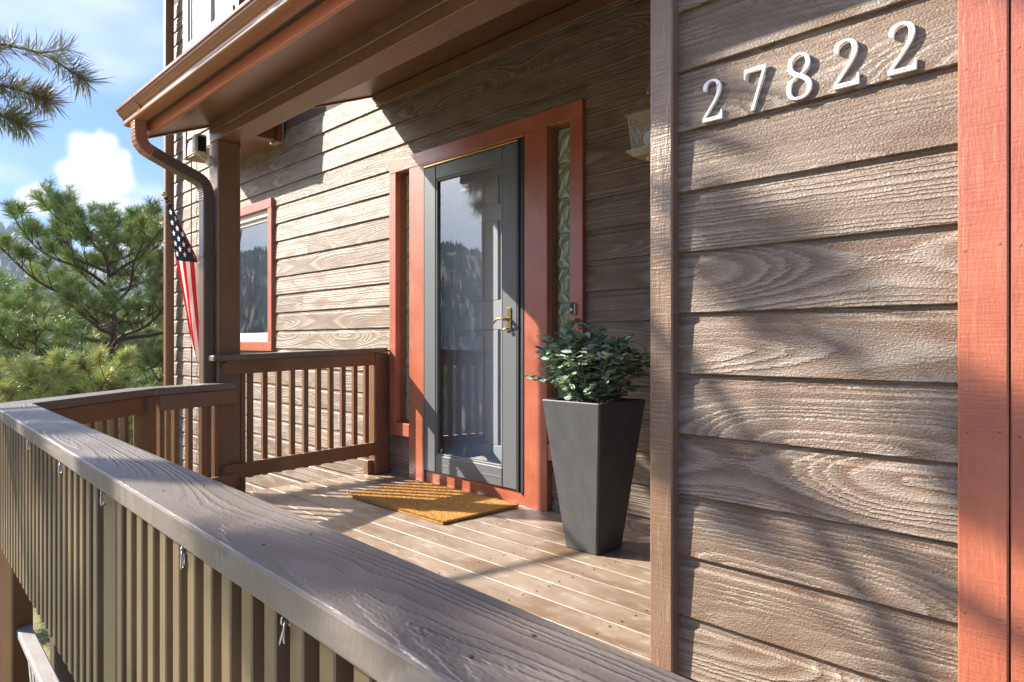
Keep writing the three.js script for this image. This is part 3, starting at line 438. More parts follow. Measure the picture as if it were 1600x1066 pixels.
// ---------------------------------------------------------------- railings
{ // outer railing: front run, angled run, return to the post
  const R = thing('deck_railing', 'brown deck railing with wide weathered cap and close balusters, turning the deck corner', 'railing');
  const I = [[0.62, -0.413], [-3.36, -0.566], [-3.985, -1.207], [-4.185, -1.735]], T = 0.695, W = 0.135;
  const nrm = []; for (let i = 0; i < 3; i++) { const dx = I[i + 1][0] - I[i][0], dz = I[i + 1][1] - I[i][1], l = Math.hypot(dx, dz); nrm.push([dz / l, -dx / l, dx / l, dz / l]); } // outward normal, direction
  const off = (w) => { const o = []; for (let i = 0; i < 4; i++) { if (i === 0 || i === 3) { const n = nrm[i === 0 ? 0 : 2]; o.push([I[i][0] + n[0] * w, I[i][1] + n[1] * w]); } else { const a = nrm[i - 1], b = nrm[i], m = [a[0] + b[0], a[1] + b[1]], k = 2 * w / (m[0] * m[0] + m[1] * m[1]); o.push([I[i][0] + m[0] * k, I[i][1] + m[1] * k]); } } return o; };
  const O = off(W);
  for (let i = 0; i < 3; i++) {
    const n = nrm[i], loc = ([x, z]) => [(x - I[i][0]) * n[2] + (z - I[i][1]) * n[3], (x - I[i][0]) * n[0] + (z - I[i][1]) * n[1]];
    const a = loc(I[i]), b = loc(I[i + 1]), c = loc(O[i + 1]), e = loc(O[i]); const g = extr([[a[0] + 0.005, a[1] + 0.004], [b[0] - 0.005, b[1] + 0.004], [c[0] - 0.005, c[1] - 0.004], [e[0] + 0.005, e[1] - 0.004]], 0.030, [], 0.004);
    g.rotateX(Math.PI / 2); const uv = g.attributes.uv, p = g.attributes.position; for (let q = 0; q < uv.count; q++) uv.setXY(q, (p.getX(q) + i * 0.7) / 2.048, (280 * (i + 1) + 3 + clamp(p.getZ(q) * 1000, 0, 135) + (p.getY(q)) * 300) / DH);
    const o = part(R, 'cap', g, M.cap); // local: x along, z outward, y down from the top
    const m4 = new THREE.Matrix4().makeBasis(new THREE.Vector3(n[2], 0, n[3]), new THREE.Vector3(0, 1, 0), new THREE.Vector3(n[0], 0, n[1])); m4.setPosition(I[i][0], T - 0.004, I[i][1]);
    o.applyMatrix4(m4);
    for (let q = 0.2; q < Math.hypot(I[i + 1][0] - I[i][0], I[i + 1][1] - I[i][1]); q += 0.41) for (const w of [0.035, 0.098]) { const sc = part(R, 'screw', new THREE.CylinderGeometry(0.0021, 0.0021, 0.0012, 8), M.rust); sc.position.set(I[i][0] + n[2] * (q + (uvr() - 0.5) * 0.02) + n[0] * (w + (uvr() - 0.5) * 0.01), T + 0.0002, I[i][1] + n[3] * q + n[1] * w); }
    const L = Math.hypot(I[i + 1][0] - I[i][0], I[i + 1][1] - I[i][1]);
    const at = (s, w) => [I[i][0] + n[2] * s + n[0] * w, I[i][1] + n[3] * s + n[1] * w];
    const line = (s0, s1, w, y, h, t, name, mm = M.brown) => { const A = at(s0, w), B = at(s1, w); return bar(R, name, [A[0], y, A[1]], [B[0], y, B[1]], h, t, mm, 0.004); };
    const isF = i === 0, e0 = isF ? 0 : 0.05, e1 = i === 2 ? L + 0.02 : L - 0.03;
    line(e0, e1, i ? 0.030 : 0.064, T - 0.039 - 0.044, 0.088, 0.036, 'rail'); line(e0, e1, i ? 0.030 : 0.064, isF ? 0.235 : 0.10, 0.088, 0.036, 'rail');
    const pitch = isF ? 0.067 : 0.092, wB = isF ? 0.0985 : 0.065, n0 = Math.floor((L - 0.06) / pitch);
    for (let k = 0; k < n0; k++) { const s = 0.05 + (k + 0.5) * pitch; if (i && s > L - 0.03) continue; const A = at(s, wB); if (isF && Math.abs(A[0] + 1.505) < 0.062) continue; if (i === 1 && s > L - 0.07) continue; if (i === 2 && s < 0.07) continue;
      const y0 = isF ? 0.172 : 0.02, o = part(R, 'baluster', cbox(-0.0155, 0.0155, y0, T - 0.0395, isF ? -0.023 : -0.0155, 0.0155, 0.002, 'y'), isF ? M.olive : M.brown); o.position.set(A[0], 0, A[1]); o.rotation.y = Math.atan2(-n[3], n[2]) + (uvr() - 0.5) * 0.02;
      if (isF && A[0] < 0.3) for (const dy of [0.05 + uvr() * 0.01, 0.085 + uvr() * 0.012]) { const s2 = part(R, 'screw', new THREE.CylinderGeometry(0.0026, 0.0026, 0.0022, 8).rotateX(Math.PI / 2), M.steel); s2.position.set(A[0] + (uvr() - 0.5) * 0.006 + n[0] * 0.0156, T - 0.04 - dy * 0.7, A[1] + n[1] * 0.0156); } }
  }
  const post = (x, z, w, y0, y1, turn, m = M.brown) => { const o = part(R, 'post', cbox(-w / 2, w / 2, y0, y1, -w / 2, w / 2, 0.005, 'y'), m); o.position.set(x, 0, z); o.rotation.y = turn; };
  { const n = nrm[0], s = (0.62 + 1.505), A = [I[0][0] + n[2] * s + n[0] * 0.0785, I[0][1] + n[3] * s + n[1] * 0.0785]; post(A[0], A[1], 0.078, -1.2, T - 0.0395, 0.0385, M.olive); }
  post(I[1][0] - 0.015, I[1][1] + 0.055, 0.088, -3.2, T - 0.0395, 0.45); post(I[2][0] - 0.02, I[2][1] + 0.035, 0.088, -3.2, T - 0.0395, -0.6); post(0.55, -0.365, 0.088, -1.2, T - 0.0395, 0.0385);
}
{ // railing between the post and the house
  const R = thing('porch_railing', 'short brown baluster railing joining the porch post to the house wall', 'railing');
  const yA = z => 0.862 + (-1.65 - z) * 0.034;    // top of the cap rises a little to the wall
  const slope = (name, z0, z1, dy, h, x0, x1, m, ch) => { const o = part(R, name, cbox(-(z0 - z1) / 2, (z0 - z1) / 2, -h / 2, h / 2, -(x1 - x0) / 2, (x1 - x0) / 2, ch, 'x'), m); o.position.set((x0 + x1) / 2, (yA(z0) + yA(z1)) / 2 - dy - h / 2, (z0 + z1) / 2); o.rotation.order = 'YZX'; o.rotation.y = Math.PI / 2; o.rotation.z = Math.atan(0.034); return o; };
  slope('cap', -1.60, -2.828, 0, 0.034, -4.315, -4.185, M.cap, 0.004);
  const bull = (z0, z1, yc, h, x0, x1) => { const s = new THREE.Shape(), r = h / 2, L = z0 - z1; s.moveTo(L, -r); s.lineTo(r * 0.8, -r); s.absellipse(r * 0.8, 0, r * 0.8, r, -Math.PI / 2, Math.PI / 2, true); s.lineTo(L, r); const g = new THREE.ExtrudeGeometry(s, { depth: x1 - x0 - 0.004, bevelEnabled: true, bevelSize: 0.002, bevelThickness: 0.002, bevelSegments: 1, curveSegments: 10 }); const o = part(R, 'rail', g, M.brown); o.rotation.order = 'YZX'; o.rotation.y = Math.PI / 2; o.rotation.z = Math.atan(0.034); o.position.set(x0 + 0.002, yc, z0); return o; };
  bull(-1.672, -2.735, yA(-1.672) - 0.034 - 0.043, 0.082, -4.248, -4.212); bull(-1.672, -2.735, 0.150, 0.086, -4.248, -4.212);
  for (let k = 0; k < 10; k++) { const z = -1.855 - k * 0.0935, o = part(R, 'baluster', cbox(-0.016, 0.016, 0.09 + (-1.65 - z) * 0.034, yA(z) - 0.0345, -0.016, 0.016, 0.002, 'y'), M.brown); o.position.set(-4.266, 0, z); o.rotation.y = (uvr() - 0.5) * 0.03; }
  part(R, 'post', cbox(-4.30, -4.212, 0.002, yA(-2.78) - 0.036, -2.855, -2.742, 0.004, 'y'), M.brown); part(R, 'nailer', cbox(-4.283, -4.2505, 0.0, yA(-1.81) - 0.036, -1.822, -1.791, 0.003, 'y'), M.brown);
  part(R, 'foot_block', cbox(-4.30, -4.2485, 0.001, 0.10, -2.741, -2.70, 0.003, 'y'), M.brown);
}
{ // lattice skirt below the front railing
  const L = thing('lattice_skirt', 'grey wooden skirt rail with crossed lattice below the deck railing', 'lattice');
  const zl = x => -0.405 + x * 0.0385;
  bar(L, 'rail', [-3.36, -0.205, zl(-3.36)], [0.4, -0.205, zl(0.4)], 0.03, 0.05, M.grey, 0.004);
  for (let k = 0; k < 36; k++) { const x = -3.3 + k * 0.085; bar(L, 'slat', [x, -0.222, zl(x) - 0.006], [x + 0.5, -0.80, zl(x + 0.5) - 0.006], 0.035, 0.007, M.grey, 0.001); bar(L, 'slat', [x + 0.5, -0.222, zl(x + 0.5) + 0.004], [x, -0.80, zl(x) + 0.004], 0.035, 0.007, M.grey, 0.001); }
}
// ---------------------------------------------------------------- things on the porch
{ // doormat
  const d = thing('doormat', 'plain golden brown coir doormat on the deck at the threshold', 'doormat'); const x0 = -3.735, x1 = -2.815, z0 = -2.785, z1 = -2.235;
  const g = new THREE.BoxGeometry(x1 - x0, 0.014, z1 - z0, 60, 1, 36), p = g.attributes.position, r = rng(3); for (let i = 0; i < p.count; i++) if (p.getY(i) > 0) p.setY(i, 0.007 + 0.0016 * N(p.getX(i) * 60, p.getZ(i) * 60)); g.computeVertexNormals(); g.translate((x0 + x1) / 2, 0.0105, (z0 + z1) / 2); const uv = g.attributes.uv; for (let i = 0; i < uv.count; i++) uv.setXY(i, (p.getX(i)) / 0.3, p.getZ(i) / 0.3); part(d, 'mat', g, M.coir);
  const bl = new THREE.BufferGeometry(); bl.setAttribute('position', new THREE.Float32BufferAttribute([-0.0012, 0, 0, 0.0012, 0, 0, 0, 0.012, 0, 0, 0, -0.0012, 0, 0, 0.0012, 0.001, 0.011, 0], 3)); bl.computeVertexNormals(); bl.setAttribute('uv', new THREE.Float32BufferAttribute([0, 0, 1, 0, 0, 1, 0, 0, 1, 0, 0, 1], 2));
  const n = 26000, im = new THREE.InstancedMesh(bl, mat({ color: lin(1, 1, 1), roughness: 1, side: THREE.DoubleSide }), n), m = new THREE.Matrix4(), q = new THREE.Quaternion(), e = new THREE.Euler(), c = new THREE.Color();
  for (let i = 0; i < n; i++) { const edge = i < 3500; let x = lerp(x0, x1, r()), z = lerp(z0, z1, r()); let tilt = 0.7; if (edge) { if (r() < 0.63) { z = r() < 0.5 ? z0 : z1; } else x = r() < 0.5 ? x0 : x1; tilt = 1.9; } e.set((r() - 0.5) * tilt, r() * 6.28, (r() - 0.5) * tilt); q.setFromEuler(e); m.compose(new THREE.Vector3(x, 0.012, z), q, new THREE.Vector3(1, 0.5 + r() * 0.8, 1)); im.setMatrixAt(i, m); const v = 0.55 + r() * 0.75; im.setColorAt(i, c.setRGB(0.68 * v, 0.385 * v, 0.105 * v)); }
  im.name = 'pile'; im.userData.kind = 'stuff'; im.castShadow = im.receiveShadow = true; d.add(im);
}
const PX = -2.025, PZ = -2.487;
{ // tall tapered planter
  const t = thing('planter', 'tall tapered square charcoal planter standing on the deck', 'planter'); const H = 0.677, b = 0.0925, s = 0.17;
  const rings = [[0, b - 0.004], [0.004, b], [H - 0.012, s - 0.001], [H - 0.004, s], [H, s - 0.003], [H, s - 0.016], [H - 0.006, s - 0.018], [0.56, s - 0.042]]; const pos = [], uv = [], ch = 0.007;
  const ring = ([y, w]) => { const p = []; for (const [a, c] of [[1, 1], [-1, 1], [-1, -1], [1, -1]]) { const u = (a === c) ? [[w, w - ch], [w - ch, w]] : [[w - ch, w], [w, w - ch]]; for (const [ux, uz] of u) p.push([a * ux, y, c * uz]); } return p; };
  for (let i = 0; i + 1 < rings.length; i++) { const A = ring(rings[i]), B = ring(rings[i + 1]); for (let k = 0; k < 8; k++) { const l = (k + 1) % 8; for (const v of [A[k], A[l], B[l], A[k], B[l], B[k]]) { pos.push(...v); uv.push((v[0] + v[2]) / 0.5, v[1] / 0.5); } } }
  const g = new THREE.BufferGeometry(); g.setAttribute('position', new THREE.Float32BufferAttribute(pos, 3)); g.setAttribute('uv', new THREE.Float32BufferAttribute(uv, 2)); g.computeVertexNormals(); const o = part(t, 'pot', g, M.pot); o.position.set(PX, 0.002, PZ);
  const sg = new THREE.PlaneGeometry(0.256, 0.256, 14, 14).rotateX(-Math.PI / 2), sp = sg.attributes.position; for (let i = 0; i < sp.count; i++) sp.setY(i, 0.012 * N(sp.getX(i) * 40, sp.getZ(i) * 40)); sg.computeVertexNormals(); sg.translate(PX, 0.585, PZ); part(t, 'soil', sg, M.soil);
  part(t, 'bottom', cbox(PX - 0.088, PX + 0.088, 0.0022, 0.012, PZ - 0.088, PZ + 0.088, 0.001), M.pot);
}
{ // leafy shrub in the planter
  const t = thing('shrub', 'bushy green shrub with small rounded blue green leaves growing in the charcoal planter', 'shrub'), r = rng(12), stems = [], L = [];
  for (let k = 0; k < 40; k++) {
    const a = r() * 6.283, q = Math.sqrt(r()), lean = 0.07 + q * 0.19, hgt = 0.21 + (1 - q) * 0.19 + r() * 0.12; const b = new THREE.Vector3(PX + Math.cos(a) * 0.06 * q, 0.585, PZ + Math.sin(a) * 0.06 * q);
    let tip = new THREE.Vector3(b.x + Math.cos(a) * lean * 0.85, 0.60 + hgt, b.z + Math.sin(a) * lean * 0.85); if (k < 4) { const d = [[-0.29, 0.20, 0.10], [0.05, 0.40, 0.05], [0.20, 0.31, -0.16], [-0.16, 0.30, 0.10]][k]; tip = new THREE.Vector3(PX + d[0], 0.585 + d[1] - 0.02, PZ + d[2]); } if (tip.z < -2.80) tip.z = -2.80;
    const mid = b.clone().lerp(tip, 0.5); mid.y += 0.05; const c = new THREE.CatmullRomCurve3([b, mid, tip]); stems.push(new THREE.TubeGeometry(c, 6, 0.0022, 5));
    for (let s = 0.25; s <= 1.0; s += 0.11) { const p = c.getPoint(Math.min(1, s)), sub = 1 + Math.floor(r() * 2);
      for (let u = 0; u < sub; u++) { const az = r() * 6.283, dir = new THREE.Vector3(Math.cos(az), 0.15 + r() * 0.6, Math.sin(az)).normalize(), len = 0.03 + r() * 0.045, e = p.clone().addScaledVector(dir, len); if (e.z < -2.80) continue; stems.push(new THREE.TubeGeometry(new THREE.LineCurve3(p, e), 1, 0.0011, 4));
        for (let w = 0; w < 5; w++) { const f = w === 4 ? 1 : 0.45 + 0.25 * Math.floor(w / 2), side = w === 4 ? 0 : (w % 2 ? 1 : -1); L.push([p.clone().lerp(e, f), dir, side, 0.75 + r() * 0.6, r()]); } } }
  }
  part(t, 'stem', mergeGeometries(stems.map(g => g.toNonIndexed())), M.stem);
  const lg = new THREE.PlaneGeometry(1, 1, 4, 4), lp = lg.attributes.position; for (let i = 0; i < lp.count; i++) { const v = lp.getY(i) + 0.5, u = lp.getX(i) * 2, w = 0.36 * Math.pow(Math.sin(Math.PI * clamp(0.06 + v * 0.93)), 0.7); lp.setXYZ(i, u * w, v, Math.abs(u) * 0.09 - v * v * 0.12); } lg.computeVertexNormals();
  const im = new THREE.InstancedMesh(lg, M.leaf, L.length), m = new THREE.Matrix4(), c = new THREE.Color();
  L.forEach(([p, d, side, sc, q], i) => { const up = new THREE.Vector3((r() - 0.5) * 0.9, 1, (r() - 0.5) * 0.9 + 0.25).normalize(); const rt = new THREE.Vector3().crossVectors(d, up).normalize(); const dir = d.clone().addScaledVector(rt, side * 1.1).addScaledVector(up, -0.1 + 0.3 * (r() - 0.5)).normalize(); const x = new THREE.Vector3().crossVectors(dir, up).normalize(), z = new THREE.Vector3().crossVectors(x, dir).normalize(); const s = 0.040 * sc; m.makeBasis(x.multiplyScalar(s), dir.multiplyScalar(s), z.multiplyScalar(s)); m.setPosition(p); im.setMatrixAt(i, m); const v = 0.7 + r() * 0.6; if (q < 0.13) c.setRGB(0.17 * v, 0.21 * v, 0.06 * v); else c.setRGB(0.27 * v, 0.37 * v, 0.26 * v); im.setColorAt(i, c); });
  im.name = 'foliage'; im.userData.kind = 'stuff'; im.castShadow = im.receiveShadow = true; t.add(im);
}
{ // wall lantern
  const t = thing('wall_lantern', 'antique brass wall lantern with leaded glass beside the corner board', 'lantern'), x = -1.872, z = -2.70, y0 = 1.80;
  const sq = (r0, r1, h, y) => new THREE.CylinderGeometry(r1 * 1.414, r0 * 1.414, h, 4, 1).rotateY(Math.PI / 4).translate(x, y + h / 2, z);
  part(t, 'bottom_tray', sq(0.052, 0.072, 0.02, y0), M.antique); part(t, 'bottom_finial', new THREE.SphereGeometry(0.014, 12, 8).translate(x, y0 - 0.006, z), M.antique); part(t, 'floor', sq(0.075, 0.075, 0.008, y0 + 0.0205), M.antique);
  for (const [a, b] of [[-1, -1], [1, -1], [1, 1], [-1, 1]]) bar(t, 'post', [x + a * 0.052, y0 + 0.029, z + b * 0.052], [x + a * 0.066, y0 + 0.185, z + b * 0.066], 0.009, 0.009, M.antique, 0.001);
  const pm = mat({ color: lin(0.9, 0.88, 0.8), transmission: 0.8, thickness: 0, roughness: 0.12, ior: 1.5, bumpMap: waveBump, bumpScale: 0.002 }, true);
  for (let k = 0; k < 4; k++) { const s = new THREE.Shape([[-0.049, 0], [0.049, 0], [0.062, 0.155], [-0.062, 0.155]].map(p => new THREE.Vector2(...p))), g = new THREE.ShapeGeometry(s); g.rotateX(0.088); g.translate(0, y0 + 0.029, 0.052); g.rotateY(k * Math.PI / 2); g.translate(x, 0, z); part(t, 'pane', g, pm);
    const came = []; for (const q of [[[0, 0.03], [0, 0.13]], [[0, 0.075], [0.018, 0.105], [0.034, 0.13]], [[0, 0.075], [-0.018, 0.105], [-0.034, 0.13]], [[0, 0.05], [0.03, 0.07], [0.048, 0.11]], [[0, 0.05], [-0.03, 0.07], [-0.048, 0.11]]]) came.push(tube(q.map(([u, v]) => [u, v, 0.002]), 0.0016, 6, 4)); const cg = mergeGeometries(came); cg.rotateX(0.088); cg.translate(0, y0 + 0.029, 0.053); cg.rotateY(k * Math.PI / 2); cg.translate(x, 0, z); part(t, 'leading', cg, M.antique); }
  part(t, 'rim', sq(0.082, 0.078, 0.012, y0 + 0.186), M.antique);
  part(t, 'cap', new THREE.LatheGeometry([[0.095, 0], [0.088, 0.012], [0.062, 0.030], [0.050, 0.055], [0.040, 0.075], [0.016, 0.086], [0.0, 0.090]].map(p => new THREE.Vector2(...p)), 4).rotateY(Math.PI / 4).translate(x, y0 + 0.199, z), M.antique);
  part(t, 'finial', new THREE.SphereGeometry(0.012, 12, 8).translate(x, y0 + 0.297, z), M.antique); part(t, 'bulb', new THREE.SphereGeometry(0.024, 14, 10).scale(1, 1.5, 1).translate(x, y0 + 0.085, z), M.white); part(t, 'socket', new THREE.CylinderGeometry(0.012, 0.012, 0.03, 10).translate(x, y0 + 0.043, z), M.white);
  part(t, 'arm', tube([[x, y0 + 0.305, z], [x, y0 + 0.345, z - 0.02], [x, y0 + 0.35, z - 0.07], [x, y0 + 0.30, z - 0.118]], 0.007, 18, 8), M.antique); part(t, 'wall_plate', cbox(x - 0.045, x + 0.045, y0 + 0.17, y0 + 0.37, ZB + 0.02, ZB + 0.036, 0.008, 'y'), M.antique);
}
{ // doorbell
  const t = thing('doorbell', 'small dark doorbell button on the redwood casing right of the door', 'doorbell'), x = -2.438, y = 1.118, z = ZB + 0.0465; part(t, 'plate', cbox(x - 0.016, x + 0.016, y - 0.034, y + 0.034, z, z + 0.016, 0.007, 'y'), M.steel); part(t, 'face', cbox(x - 0.0125, x + 0.0125, y - 0.029, y + 0.029, z + 0.0163, z + 0.021, 0.005, 'y'), M.black); part(t, 'button', new THREE.CylinderGeometry(0.007, 0.007, 0.004, 16).rotateX(Math.PI / 2).translate(x, y - 0.004, z + 0.023), M.white);
}
{ // house number
  const font = await new FontLoader().loadAsync('fonts/droid/droid_serif_regular.typeface.json'); const xs = [-0.924, -0.808, -0.700, -0.594, -0.480];
  const lab = ['white metal house numeral 2 next to the corner board', 'white metal house numeral 7 on the siding', 'white metal house numeral 8 in the middle of the row', 'white metal house numeral 2 directly after the 8', 'white metal house numeral 2 next to the redwood trim board'];
  '27822'.split('').forEach((c, i) => { const g = new TextGeometry(c, { font, size: 0.102, depth: 0.006, curveSegments: 10, bevelEnabled: true, bevelSize: 0.0006, bevelOffset: -0.0016, bevelThickness: 0.0012, bevelSegments: 2 }); g.computeBoundingBox(); const b = g.boundingBox; g.translate(-(b.min.x + b.max.x) / 2, 0, 0); const t = thing('house_number', lab[i], 'number', 'digits of the house number'); const o = part(t, 'numeral', g, M.white); o.position.set(xs[i], 1.5085, ZA + 0.0202); o.scale.set(0.93, 1.06, 1);
    for (const [dx, dy] of c === '7' ? [[-0.008, 0.012], [0.005, 0.098]] : c === '8' ? [[-0.002, 0.004], [0.0, 0.104]] : [[0.004, 0.006], [0.016, 0.088]]) { const s = part(t, 'screw', new THREE.SphereGeometry(0.0028, 8, 6), M.sash); s.position.set(xs[i] + dx, 1.5085 + dy, ZA + 0.0275); s.scale.z = 0.5; } });
}
{ // flood light sensor
  const t = thing('security_light', 'small beige security light fixed beside the porch post top', 'light'), x = -4.345, y = 2.085, z = -1.59; part(t, 'housing', cbox(x - 0.060, x + 0.005, y, y + 0.118, z - 0.03, z + 0.035, 0.006, 'y'), M.beige); part(t, 'lens', cbox(x - 0.052, x - 0.003, y + 0.012, y + 0.106, z + 0.0352, z + 0.037, 0.0005, 'y'), M.black); part(t, 'lens', cbox(x + 0.0053, x + 0.007, y + 0.014, y + 0.104, z - 0.022, z + 0.025, 0.0005, 'y'), M.black); part(t, 'arm', tube([[x - 0.025, y + 0.002, z], [x - 0.012, y - 0.02, z - 0.01], [x + 0.012, y - 0.035, z - 0.03]], 0.009, 10, 8), M.beige); part(t, 'mount', new THREE.CylinderGeometry(0.03, 0.03, 0.022, 20).rotateX(Math.PI / 2).translate(x + 0.022, y - 0.04, z - 0.0385), M.beige); }
{ // cable
  const o = new THREE.Mesh(tube([[-8.02, 3.0, -2.824], [-8.02, 1.9, -2.822], [-8.015, 1.0, -2.824], [-8.02, -1.2, -2.822]], 0.006, 24, 6), M.black); tagAdd(o, 'cable', 'thin dark cable running down the siding behind the flag', 'cable'); }
// clips hanging on the outer railing
{
  const spots = [[-0.697, 0.652], [-1.034, 0.652], [-1.53, 0.655], [-1.97, 0.655], [-2.48, 0.655]], r = rng(8);
  const say = ['small twisted metal clip on the deck railing, first along from the wide end post', 'small metal clip on the deck railing between the twisted clip and the wide middle post', 'small metal clip hung at the wide middle post of the deck railing', 'small metal clip just past the wide middle post toward the deck corner', 'small metal clip on the deck railing close to the deck corner'];
  spots.forEach(([x, y0], i) => { const t = thing('hook', say[i], 'hook', 'metal clips along the deck railing'); const z = -0.413 + (x - 0.62) * 0.0385 + 0.135 - 0.0206, k = i === 0 ? 0.6 : 0, y = y0 - 0.004;
    part(t, 'eye_plate', cbox(x - 0.004, x + 0.004, y - 0.012, y + 0.006, z + 0.0005, z + 0.003, 0.001, 'y'), M.steel); part(t, 'eye', new THREE.TorusGeometry(0.005, 0.0013, 8, 18).rotateY(Math.PI / 2).translate(x, y - 0.003, z + 0.0075), M.steel);
    const loop = []; for (let a = 0; a < 16; a++) { const q = a / 16 * 6.2832; loop.push(new THREE.Vector3(x - 0.003 + Math.sin(q) * 0.0075 * (1 + 0.3 * Math.cos(q)) + k * 0.008 * Math.cos(q), y - 0.017 + Math.cos(q) * 0.0135, z + 0.009 + Math.sin(q) * 0.005)); } part(t, 'clip', tube(loop, 0.0015, 40, 8, true), M.steel); part(t, 'gate', tube([[x + 0.003, y - 0.010, z + 0.010], [x + 0.004, y - 0.017, z + 0.0115], [x + 0.002, y - 0.026, z + 0.010]], 0.0012, 8, 6), M.steel); });
}
// flag on a slanted pole behind the downspout
{
  const t = thing('flag', 'faded striped flag with white stars drooping from a pole fixed to the siding', 'flag'); const A = new THREE.Vector3(-7.80, 1.71, -2.850), B = new THREE.Vector3(-7.80, 2.50, -2.468);
  part(t, 'pole', tube([A, A.clone().lerp(B, 0.5), B], 0.0125, 6, 10), M.white); part(t, 'finial', new THREE.SphereGeometry(0.028, 14, 10).scale(1, 0.8, 1).translate(B.x, B.y, B.z), M.brass); part(t, 'bracket', tube([A.clone().add(new THREE.Vector3(0, -0.005, 0)), A.clone().lerp(B, 0.10)], 0.019, 3, 10), M.steel);
  const cv = document.createElement('canvas'); cv.width = 512; cv.height = 1024; const c = cv.getContext('2d'); // x: hoist from the tip, y: fly downwards
  const sw = 512 / 13; for (let k = 0; k < 13; k++) { c.fillStyle = k % 2 ? '#e8e2da' : '#b3121f'; c.fillRect(k * sw, 0, sw + 1, 1024); } c.fillStyle = '#0b1c2b'; c.fillRect(0, 0, sw * 7, 400); c.fillStyle = '#e4e6e6';
  for (let a = 0; a < 6; a++) for (let b = 0; b < (a % 2 ? 5 : 6); b++) { const x = (a + 0.6) * sw * 7 / 6.2, y = (b + (a % 2 ? 1.15 : 0.65)) * 400 / 6.3; c.beginPath(); for (let q = 0; q < 10; q++) { const rr = q % 2 ? 8 : 19, an = q / 10 * 6.2832 - 1.57; c.lineTo(x + Math.cos(an) * rr, y + Math.sin(an) * rr * 1.15); } c.closePath(); c.fill(); }
  const ft = new THREE.CanvasTexture(cv); ft.colorSpace = THREE.SRGBColorSpace; const fm = mat({ map: ft, roughness: 0.85, transmission: 0.5, thickness: 0, side: THREE.DoubleSide }, true);
  const layer = (name, f) => { const nu = 34, nv = 44, pos = [], uv = [], idx = []; for (let j = 0; j <= nv; j++) for (let i = 0; i <= nu; i++) { const p = f(i / nu, j / nv); pos.push(p[0], p[1], p[2]); uv.push(p[3], 1 - p[4]); } for (let j = 0; j < nv; j++) for (let i = 0; i < nu; i++) { const a = j * (nu + 1) + i; idx.push(a, a + 1, a + nu + 1, a + 1, a + nu + 2, a + nu + 1); } const g = new THREE.BufferGeometry(); g.setAttribute('position', new THREE.Float32BufferAttribute(pos, 3)); g.setAttribute('uv', new THREE.Float32BufferAttribute(uv, 2)); g.setIndex(idx); g.computeVertexNormals(); part(t, name, g, fm); };
  const along = s => [lerp(B.z, A.z, s), lerp(B.y, A.y, s)];
  layer('cloth', (a, b) => { const [pz, py] = along(0.03 + a * 0.86), bz = lerp(-2.755, -2.84, a), by = lerp(0.79, 0.765, a), k = b; return [B.x + 0.03 + 0.06 * k * Math.sin(a * 8 + k * 1.4) * (0.35 + 0.65 * k), lerp(py - 0.008, by, k), lerp(pz, bz, Math.pow(k, 1.1)), clamp(0.005 + a * 0.44), clamp((2.5 - lerp(py, by, k)) / 1.76, 0.01, 0.99)]; });
  layer('cloth', (a, b) => { const [pz, py] = along(0.14 + a * 0.75), bz = lerp(-2.775, -2.84, a), by = lerp(0.90, 0.78, a), k = b; return [B.x - 0.05 - 0.03 * k * Math.sin(a * 7 + 2), lerp(py - 0.008, by, k), lerp(pz, bz, Math.pow(k, 1.0)), clamp(0.93 - a * 0.30 - (k - 0.2) * 0.40, 0.02, 0.99), clamp(0.42 + k * 0.55)]; });
  part(t, 'cloth_wrap', tube([B.clone().lerp(A, 0.04), B.clone().lerp(A, 0.3), B.clone().lerp(A, 0.6), B.clone().lerp(A, 0.84)], 0.021, 20, 12), (() => { const m = fm.clone(); m.transmission = 0; const tt = ft.clone(); tt.rotation = Math.PI / 2; tt.repeat.set(0.3, 1); tt.wrapS = tt.wrapT = THREE.RepeatWrapping; m.map = tt; return m; })());
}
// ---------------------------------------------------------------- trees
function tuftGeo(n, len, wid, seed) { const r = rng(seed), pos = []; for (let i = 0; i < n; i++) { const az = r() * 6.283, th = 0.15 + Math.pow(r(), 0.8) * 1.15, d = new THREE.Vector3(Math.cos(az) * Math.sin(th), Math.cos(th), Math.sin(az) * Math.sin(th)), b = new THREE.Vector3(0, (r() - 0.75) * len * 0.8, 0), l = len * (0.7 + 0.45 * r()), s = new THREE.Vector3(r() - 0.5, r() - 0.5, r() - 0.5).cross(d).normalize().multiplyScalar(wid / 2), m = b.clone().addScaledVector(d, l * 0.55), e = b.clone().addScaledVector(d, l).add(new THREE.Vector3(0, -0.0 - l * 0.06, 0)); pos.push(b.x - s.x, b.y - s.y, b.z - s.z, b.x + s.x, b.y + s.y, b.z + s.z, m.x + s.x, m.y + s.y, m.z + s.z, b.x - s.x, b.y - s.y, b.z - s.z, m.x + s.x, m.y + s.y, m.z + s.z, e.x, e.y, e.z); } const g = new THREE.BufferGeometry(); g.setAttribute('position', new THREE.Float32BufferAttribute(pos, 3)); g.setAttribute('uv', new THREE.Float32BufferAttribute(new Float32Array(pos.length / 3 * 2), 2)); g.computeVertexNormals(); return g; }
function taper(pts, r0, r1, seg, rad) { const c = new THREE.CatmullRomCurve3(pts), g = new THREE.TubeGeometry(c, seg, 1, rad), p = g.attributes.position, v = new THREE.Vector3(), q = new THREE.Vector3(); for (let i = 0; i <= seg; i++) { c.getPointAt(i / seg, q); const rr = lerp(r0, r1, Math.pow(i / seg, 0.8)); for (let j = 0; j <= rad; j++) { const k = i * (rad + 1) + j; v.fromBufferAttribute(p, k).sub(q).multiplyScalar(rr).add(q); p.setXYZ(k, v.x, v.y, v.z); } } g.computeVertexNormals(); return g.toNonIndexed(); }
